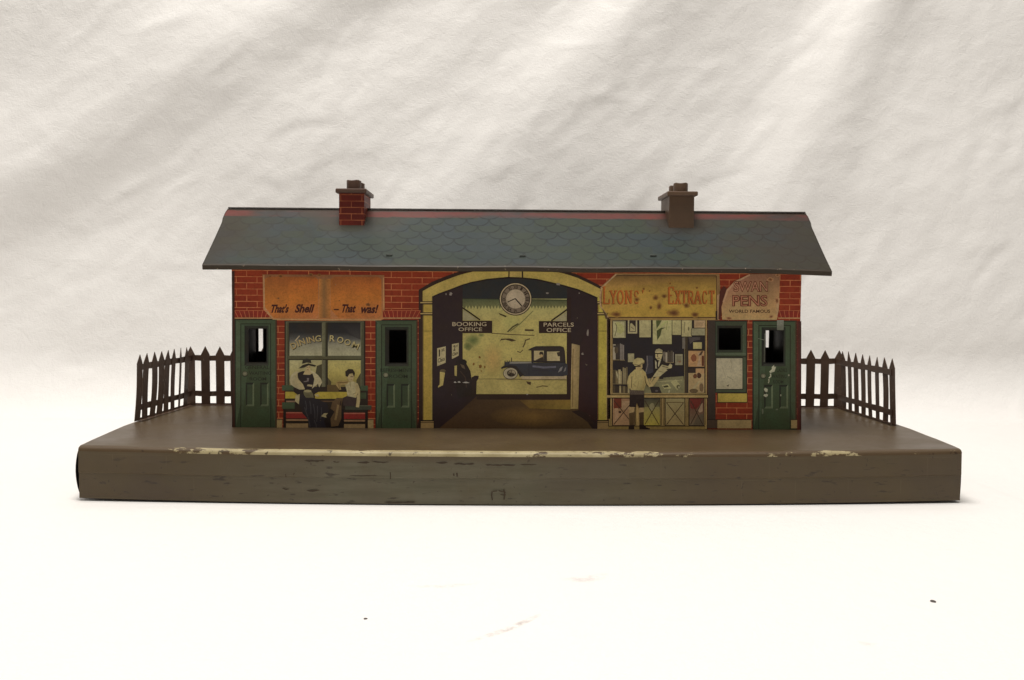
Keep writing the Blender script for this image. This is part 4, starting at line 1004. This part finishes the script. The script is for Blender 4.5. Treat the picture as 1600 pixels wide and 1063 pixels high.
# panels below the counter
for x0, x1, c1, c2, pat in ((957.6, 991, (166, 128, 94), (178, 142, 104), 0), (1006, 1031, (134, 128, 92), (176, 160, 72), 1), (1040, 1069.4, (158, 146, 100), (164, 142, 94), 2), (1077.4, 1099.6, (120, 56, 40), (134, 118, 92), 3)):
    p = stall('counter_panel'); p.rect(x0 - 1.2, 622.8, x1 + 1, 665.8, LN).rect(x0, 623, x1, 664.6, (c1, c2))
    if pat == 0: p.poly([(959, 623), (971, 623), (971, 637), (964, 640), (959, 638)], (130, 58, 34)).rect(972, 627, 984, 640, (194, 160, 122)).ell(968.6, 644, 2.4, 1.8, (84, 56, 38), 10).rect(960.8, 638, 966, 658, (188, 152, 116))
    if pat == 1: p.rect(x0, 623, x1, 636, ((84, 82, 66), (120, 114, 76))).ell(1018.6, 636, 4.4, 5.4, (150, 142, 104), 12, jag=.15)
    if pat == 3: p.poly([(1078, 623), (1096, 623), (1094, 633), (1087, 640), (1079, 638)], (132, 48, 36)).poly([(1090, 641), (1094, 632), (1098, 630), (1098, 643), (1093, 645)], (168, 140, 112)).poly([(1083, 664), (1090, 650), (1099, 646), (1099, 664)], (112, 98, 76))
    if pat == 2: p.line([(1041, 629), (1068, 629)], 1.2, (112, 92, 56))
    yt = 626 if pat != 2 else 629.5
    p.line([(x0 + 1.5, 663.6), ((x0 + x1) / 2, (yt + 663.6) / 2), (x1 - 1.5, yt)], 1.2, (76, 54, 34)); p.line([(x0 + 1.5, yt), ((x0 + x1) / 2, (yt + 663.6) / 2), (x1 - 1.5, 663.6)], 1.2, (76, 54, 34)); p.done()
p = stall('plinth_board'); p.rect(950.6, 666.4, 1102, 671, (150, 126, 72)).line([(950.6, 666), (1102, 666)], 1.1, LN)
for x in (993.4, 1034, 1037.4, 1072, 1075): p.line([(x, 623), (x, 664.6)], .9, LN)
p.done()
# shopkeeper
p = Art('person', s, root, 'printed shopkeeper with glasses holding a newspaper behind the counter'); C = (206, 190, 138)
p.poly([(1022.6, 563), (1031, 561), (1040, 566), (1043, 572), (1041, 590), (1021, 591)], (44, 38, 34)).poly([(1023.4, 563), (1026, 566), (1027, 576), (1024, 576)], (212, 204, 166)).poly([(1030, 561.6), (1033, 563), (1029, 574), (1027.6, 570)], (206, 198, 160)).poly([(1026, 564.5), (1028.4, 564.5), (1028, 575), (1026, 575)], (34, 28, 28))
p.poly([(1023.6, 549), (1028, 545.4), (1034.6, 547), (1035.4, 554), (1033, 562), (1028, 563), (1024.2, 559)], C).poly([(1023.4, 551), (1025, 546.4), (1030, 544.6), (1035.2, 547.4), (1035, 550.6), (1029, 549.4)], (158, 148, 112))
p.line([(1023.8, 552.6), (1035, 552.6)], 1.7, (40, 32, 26)); p.line([(1028, 553), (1026.8, 557), (1028.4, 558)], 1.1, (98, 78, 48)); p.line([(1026.6, 560), (1031, 559.8)], 1, (92, 66, 42))
p.done()
p = Art('newspaper', s, root, 'printed newspaper held out over the counter')
p.poly([(1019.6, 589.6), (1026, 580), (1034.4, 570), (1044, 572.4), (1047, 568), (1050.4, 570.6), (1049.6, 575), (1041, 580), (1031, 588.6)], (176, 166, 124)).line([(1034.6, 572.4), (1044, 574.6)], 1.1, (108, 96, 66)).line([(1029, 580), (1037, 582)], .9, (130, 118, 84)).poly([(1041, 577), (1050, 575.4), (1048.6, 580), (1043.6, 579.4)], (44, 36, 32)).poly([(1023, 590.6), (1036, 588), (1036.4, 592.4), (1022, 592.6)], (50, 42, 36))
for x in (1049, 1053, 1058): p.line([(x, 581), (x + .4, 588)], 1.5, (48, 44, 36))
p.done()
# boy in the cap
p = Art('person', s, root, 'printed boy in cap and shorts standing before the bookstall'); SHT = (200, 184, 122)
p.poly([(983.6, 634), (991.6, 634), (991, 645), (990.6, 668), (983.6, 668), (982.4, 648)], (176, 150, 104)).poly([(982.8, 646), (991, 644), (990.4, 668), (983.6, 668)], (106, 84, 52)).poly([(998.4, 634), (1006.4, 634), (1005.8, 650), (1005.6, 668), (999.6, 668), (998.2, 648)], (172, 146, 102)).poly([(998.4, 645), (1006, 644), (1005.4, 668), (999.8, 668)], (90, 70, 42))
p.poly([(982.4, 665), (990.6, 664), (991.4, 671.6), (982, 671.6)], (50, 34, 26)).poly([(999, 664), (1006, 664), (1010, 668), (1015.6, 669.6), (1015.6, 671.8), (999, 671.8)], (46, 30, 24))
p.poly([(984.4, 608), (1006.2, 608), (1006.8, 637), (998, 637.4), (995.4, 629), (992.6, 636.4), (983.4, 636)], (50, 34, 32)).poly([(984.4, 607), (1006, 607), (1006.4, 616.6), (984.2, 616.6)], (112, 98, 84))
for i in range(26): p.rect(*(lambda x, y: (x, y, x + .9, y + .9))(985 + (i % 13) * 1.6, 609.4 + 3.4 * (i // 13) + (i % 2) * 1.6), (58, 44, 38), s.d + 3e-6)
s.up()
p.poly([(984.8, 584), (992, 577.4), (1004.2, 577.4), (1009.4, 583), (1010.4, 598), (1006, 610.4), (985.4, 609.6), (984.4, 598)], SHT)
p.poly([(985.4, 583.4), (987.6, 592), (986.2, 607), (981.6, 607.6), (979.8, 598), (982.2, 588)], (190, 172, 116)).poly([(1008, 582), (1012.4, 594), (1015.4, 601.4), (1023, 591), (1028, 587.4), (1030.4, 590.6), (1020.4, 604), (1013, 605.4), (1007.4, 597)], (192, 172, 116))
p.poly([(1003, 578), (1009, 583.4), (1010, 598), (1006, 609.6), (1001, 609), (1004.6, 596)], (172, 154, 98)).line([(993, 582), (994, 592)], .9, (160, 140, 88)).line([(998, 596), (996, 607)], .9, (160, 140, 88)).line([(989, 600), (994, 604)], .9, (160, 140, 88))
p.line([(987.4, 588), (986.6, 606)], 1, (98, 80, 44)); p.line([(1007.4, 588), (1008.6, 598), (1013, 604.6)], 1.1, (84, 66, 38)); p.line([(1014, 592), (1016, 598), (1020, 590)], 2.4, (180, 158, 108))
p.poly([(993, 570.6), (1003.4, 568), (1004, 574), (1001.6, 578.4), (993.6, 578)], (196, 172, 118)).poly([(992, 571), (1001, 570.4), (1001, 573.4), (993, 573.6)], (60, 46, 30))
p.poly([(988.6, 568), (990.6, 562), (996, 559.4), (1003, 560), (1007, 564), (1006.6, 567.6), (1001, 571), (992, 572)], (204, 188, 130)).line([(990, 569), (998, 571), (1006, 567)], 1, (110, 90, 52)); p.done()

# ---- small window beside the bookstall
s = Stack()
w = Art('window', s, root, 'small green sash window with open upper light')
w.rect(1105.8, 500.5, 1118, 656, (72, 60, 50))
w.frame((1117, 501, 1167.4, 614), WIN_S, (50, 56, 42)); w.frame((1118.5, 503, 1165.6, 612.6), WIN_S, ((70, 82, 62), (72, 84, 62), (84, 98, 72), (78, 92, 66)))
w.frame((1120.5, 509, 1160.5, 551), WIN_S, ((38, 42, 34), (34, 38, 30), (62, 72, 54), (58, 66, 50)))
w.rect(1118.5, 551.8, 1165.6, 555, (98, 112, 86)).rect(1118.5, 556.6, 1165.6, 558.6, (46, 52, 38))
Wn = w.done()
p = Art('pane', s, Wn); p.rect(1118, 558.6, 1161, 609.6, (50, 52, 40)).rect(1119.4, 560, 1160, 608, ((184, 176, 148), (172, 164, 134))); p.line([(1141, 563), (1144, 570), (1142, 577)], 1, (160, 150, 120)); p.poly([(1135, 603), (1139.4, 600.6), (1138, 604.4)], (96, 88, 66)); p.line([(1136, 588), (1146, 594)], 1, (150, 142, 114)); p.line([(1128, 572), (1134, 590)], .8, (158, 148, 120)); p.done()
p = Art('sill', s, Wn); p.rect(1120.5, 614, 1168, 629.6, (66, 44, 26)).rect(1121.8, 615, 1167, 628.4, (186, 164, 74)); p.done()

# ================================================================== cloth
def fold(t):
    """stretch folds fan out from a pinned corner above the picture; integral of slopes"""
    B = ((1.74, .45, .05), (1.61, .55, .05), (1.48, -1.0, .065), (1.31, .35, .06), (1.18, -.25, .05), (1.04, 1.5, .055), (.905, -.85, .07), (.77, -.25, .05), (.622, 2.1, .04), (.55, -1.3, .035), (.40, .25, .07))
    h = 0
    for c, a_, w_ in B: h -= a_ * w_ * 1.2533 * (1 + math.erf((t - c) / (w_ * 1.414)))
    return h
def table(x, yy): return -.0010 + .0010 * noise.noise(Vector((x * 5, yy * 7, 1))) + .0003 * noise.noise(Vector((x * 22, yy * 22, 3)))
def cloth():
    xs = [-1.1, -.95, -.8, -.7] + [-.62 + 1.24 * i / 400 for i in range(401)] + [.7, .8, .95, 1.1]
    Y0, YT, RAD, TOP = -.55, .690, .055, 1.0
    Ss = [Y0 + i * .05 for i in range(14)]                       # near table, out of view
    y = Ss[-1] + .05
    while y < YT: Ss.append(y); y += .006
    arc = [('a', R(3 * i)) for i in range(0, 30)]
    ups = []; z = RAD * (1 - math.cos(R(87)))
    zz = z
    while zz < .46: ups.append(('u', zz)); zz += .0034
    ups += [('u', v) for v in (.5, .56, .65, .8, 1.0)]
    prof = [((yy, 0.0), (0, 1), yy - Y0) for yy in Ss]
    for _, a_ in arc: prof.append(((YT + RAD * math.sin(a_), RAD * (1 - math.cos(a_))), (-math.sin(a_), math.cos(a_)), YT - Y0 + RAD * a_))
    by, bz, bs = prof[-1][0][0], prof[-1][0][1], prof[-1][2]
    tl = R(87)
    for _, v in ups[1:]:
        dz = v - bz; prof.append(((by + dz / math.tan(tl), v), (-math.sin(tl), math.cos(tl)), bs + dz / math.sin(tl)))
    verts, uvs = [], []
    rc = random.Random(5); cells = {}
    for k in range(150):
        cx_, cy_ = rc.uniform(-30, 1630), rc.uniform(-20, 640) if k % 3 else rc.uniform(330, 640)
        an = rc.gauss(-.55, .6); ln = rc.uniform(25, 110) ; amp = rc.choice((1, 1, -1)) * rc.uniform(.00025, .0008); wd_ = rc.uniform(4.5, 9); cv = rc.uniform(-.004, .004)
        cr_ = (cx_, cy_, math.cos(an), math.sin(an), ln, amp, wd_, cv); m = ln + 25
        for gx in range(int((cx_ - m) // 50), int((cx_ + m) // 50) + 1):
            for gy in range(int((cy_ - m) // 50), int((cy_ + m) // 50) + 1): cells.setdefault((gx, gy), []).append(cr_)
    for (yy, z), (ny, nz), sl in prof:
        for x in xs:
            h = 0.0
            up = min(1, max(0, (z - .002) / .08)); up = up * up * (3 - 2 * up)
            n3 = Vector((x, sl, 0))
            if abs(x) < .75:
                if z > 0:
                    px = 776 + x / .76 * F; py = 455 - (z - .0985) / .76 * F
                    t = (1920 - px) / max(300.0, (py + 925))
                    t += .03 * noise.noise(Vector((x * 4, z * 4, 2)))
                    fade = min(1, max(0, (640 - py) / 300)); fade = fade * fade * (3 - 2 * fade)
                    h += .125 * fold(t) * fade * (.72 + .7 * noise.noise(Vector((px * .0022, py * .0022, 31))))
                    for cx_, cy_, ca, sa, ln, amp, wd_, cv in cells.get((px // 50, py // 50), ()):
                        u_ = (px - cx_) * ca + (py - cy_) * sa
                        if abs(u_) < ln:
                            v_ = -(px - cx_) * sa + (py - cy_) * ca - cv * u_ * u_
                            h += amp * (1 - (u_ / ln) ** 2) ** 2 * math.exp(-(v_ / wd_) ** 2)
                    # pressed crease
                    if z > .2: h += .0007 * math.exp(-((px - 361) / 3.5) ** 2) * min(1, (z - .2) / .06)
                    h += up * .0065 * noise.noise(Vector((x * 5 + z * 3, z * 6, 11)))
                    # small slack wrinkles, drawn out along the stretch
                    a1 = noise.noise(Vector((x * 13 + z * 15, (z * (1 - .8 * max(0, x) / .45) - x) * 26 - x * 6, 4)))
                    a2 = noise.noise(Vector((x * 34 + z * 20, (z * 1.2 - x) * 52, 9)))
                    a3 = 1 - abs(noise.noise(Vector((x * 9 + z * 4, (z * 1.5 - x * .8) * 17, 15))))
                    w_ = Vector((x * 16 + .8 * noise.noise(Vector((x * 20, z * 20, 3))), z * 30 + x * 5, 21))
                    a4 = -abs(noise.noise(w_)) * (1 + noise.noise(Vector((x * 5, z * 5, 8))))
                    low = 1.0 if z < .2 else max(.45, 1 - (z - .2) * 2.5)
                    h += (up * .9 + .1) * low * (.0008 * a1 + .0006 * a2 + .0006 * a3 * a3 + .0008 * a4)
                if yy > .6 or yy < .40 or abs(x) > .26:
                    k = 1.0
                    if z == 0: h += table(x, yy)
                elif z == 0: h += -.0004
            verts.append((x, yy + ny * h, z + nz * h + GZ)); uvs.append((x, sl))
    nx = len(xs); faces = [(j * nx + i, j * nx + i + 1, (j + 1) * nx + i + 1, (j + 1) * nx + i) for j in range(len(prof) - 1) for i in range(nx - 1)]
    me = bpy.data.meshes.new('backdrop_cloth'); me.from_pydata(verts, [], faces)
    uv = me.uv_layers.new(name='UVMap'); uv.data.foreach_set('uv', [c for lp in me.loops for c in uvs[lp.vertex_index]])
    me.polygons.foreach_set('use_smooth', [True] * len(me.polygons))
    o = link('backdrop_cloth', me, CLOTH, None)
    o['kind'] = 'structure'
    return o
cloth()

# ---- scuffs scraped into the platform front
class FrontArt(Art):
    def place(s, x, y, d):
        X = on_y(x, y, YF).x; return on_y(x, y, YF - bulge(X) - d - .0002)
sf = Stack(); rng = random.Random(12)
def scuff(name, pts, w, c=(58, 47, 33)):
    a = FrontArt(name, sf, platform); L = []
    for (x0, y0), (x1, y1) in zip(pts, pts[1:]):
        n = max(2, int(abs(x1 - x0) / 4)); L += [(x0 + (x1 - x0) * i / n, y0 + (y1 - y0) * i / n + rng.uniform(-.4, .4)) for i in range(n)]
    L.append(pts[-1])
    up = [(x, y - w * rng.uniform(.2, .8)) for x, y in L]; dn = [(x, y + w * rng.uniform(.2, .9)) for x, y in L]
    a.poly([L[0]] + up[1:-1] + [L[-1]] + dn[1:-1][::-1], c); a.done()
for x0, x1, y, w in ((475, 508, 720, 2.6), (520, 531, 721.6, 2), (557, 578, 722.6, 2.4), (581, 609, 722, 2), (680, 700, 723, 2.4), (708, 742, 725, 1.8), (758, 806, 726.6, 1.6), (812, 840, 726, 1.3), (600, 650, 784.8, 1.8), (545, 590, 743, 1), (478, 500, 766.5, 2.0), (440, 452, 764, 1.8)):
    scuff('scuff', [(x0, y), ((x0 + x1) / 2, y + .6), (x1, y + .2)], w)
for p, w in (([(609.6, 738), (610.2, 743), (609.8, 749)], .8), ([(708.6, 740), (709.4, 744)], 1.3), ([(713.6, 739), (714.6, 745)], 1.4), ([(769, 768), (768, 774), (769.4, 782)], 1), ([(787, 765), (789, 773), (787.4, 781)], 1.2)):
    a = FrontArt('scratch', sf, platform); a.line(p, w * 1.7, (62, 50, 35)); a.done()
for p in ([(770, 768), (777, 767.4)], [(779, 767), (790, 769.6)], [(782, 773), (789, 774)], [(446, 741), (447, 746)], [(460, 739), (458.6, 742)]):
    a = FrontArt('scratch', sf, platform); a.line(p, 1.3, (60, 46, 30)); a.done()

# ---- bits of lint lying on the cloth
def lint(px, py, w, label, ang):
    p = on_z(px, py, GZ); rng = random.Random(px)
    bm = bmesh.new(); bmesh.ops.create_icosphere(bm, subdivisions=2, radius=1)
    for v in bm.verts:
        v.co *= 1 + .35 * noise.noise(v.co * 1.7 + Vector((px, 0, 0)))
        v.co = Vector((v.co.x * w, v.co.y * w * .55, v.co.z * w * .45))
    o = from_bm('lint_speck', bm, LINT, None, label)
    o.location = (p.x, p.y, GZ + table(p.x, p.y) + w * .3); o.rotation_euler.z = ang
    o['category'] = 'lint'; o['group'] = 'specks of lint on the cloth'
lint(1458, 937, .00095, 'largest dark lint speck, on the white cloth at the lower right', -.7)
lint(571, 962, .0006, 'smaller grey lint speck on the white cloth at the lower left', .1)

# ================================================================== light
wd = bpy.data.worlds.new('World'); scene.world = wd; wd.use_nodes = True
bg = wd.node_tree.nodes['Background']; bg.inputs[0].default_value = (1, .93, .85, 1); bg.inputs[1].default_value = .18
def area(name, loc, target, sx, sy, power, color):
    l = bpy.data.lights.new(name, 'AREA'); l.shape = 'RECTANGLE'; l.size = sx; l.size_y = sy; l.energy = power; l.color = color
    o = bpy.data.objects.new(name, l); COL.objects.link(o); o.location = loc
    o.rotation_euler = (Vector(target) - Vector(loc)).to_track_quat('-Z', 'Y').to_euler(); return o
area('ceiling_lamp', (-.10, .30, 1.55), (0, .42, 0), .9, .55, 29.5, (1, .958, .90))
scene.view_settings.view_transform = 'Standard'; scene.view_settings.look = 'None'
scene.view_settings.exposure = 0; scene.view_settings.gamma = 1
scene.render.engine = 'CYCLES'
scene.cycles.max_bounces = 6; scene.cycles.diffuse_bounces = 4
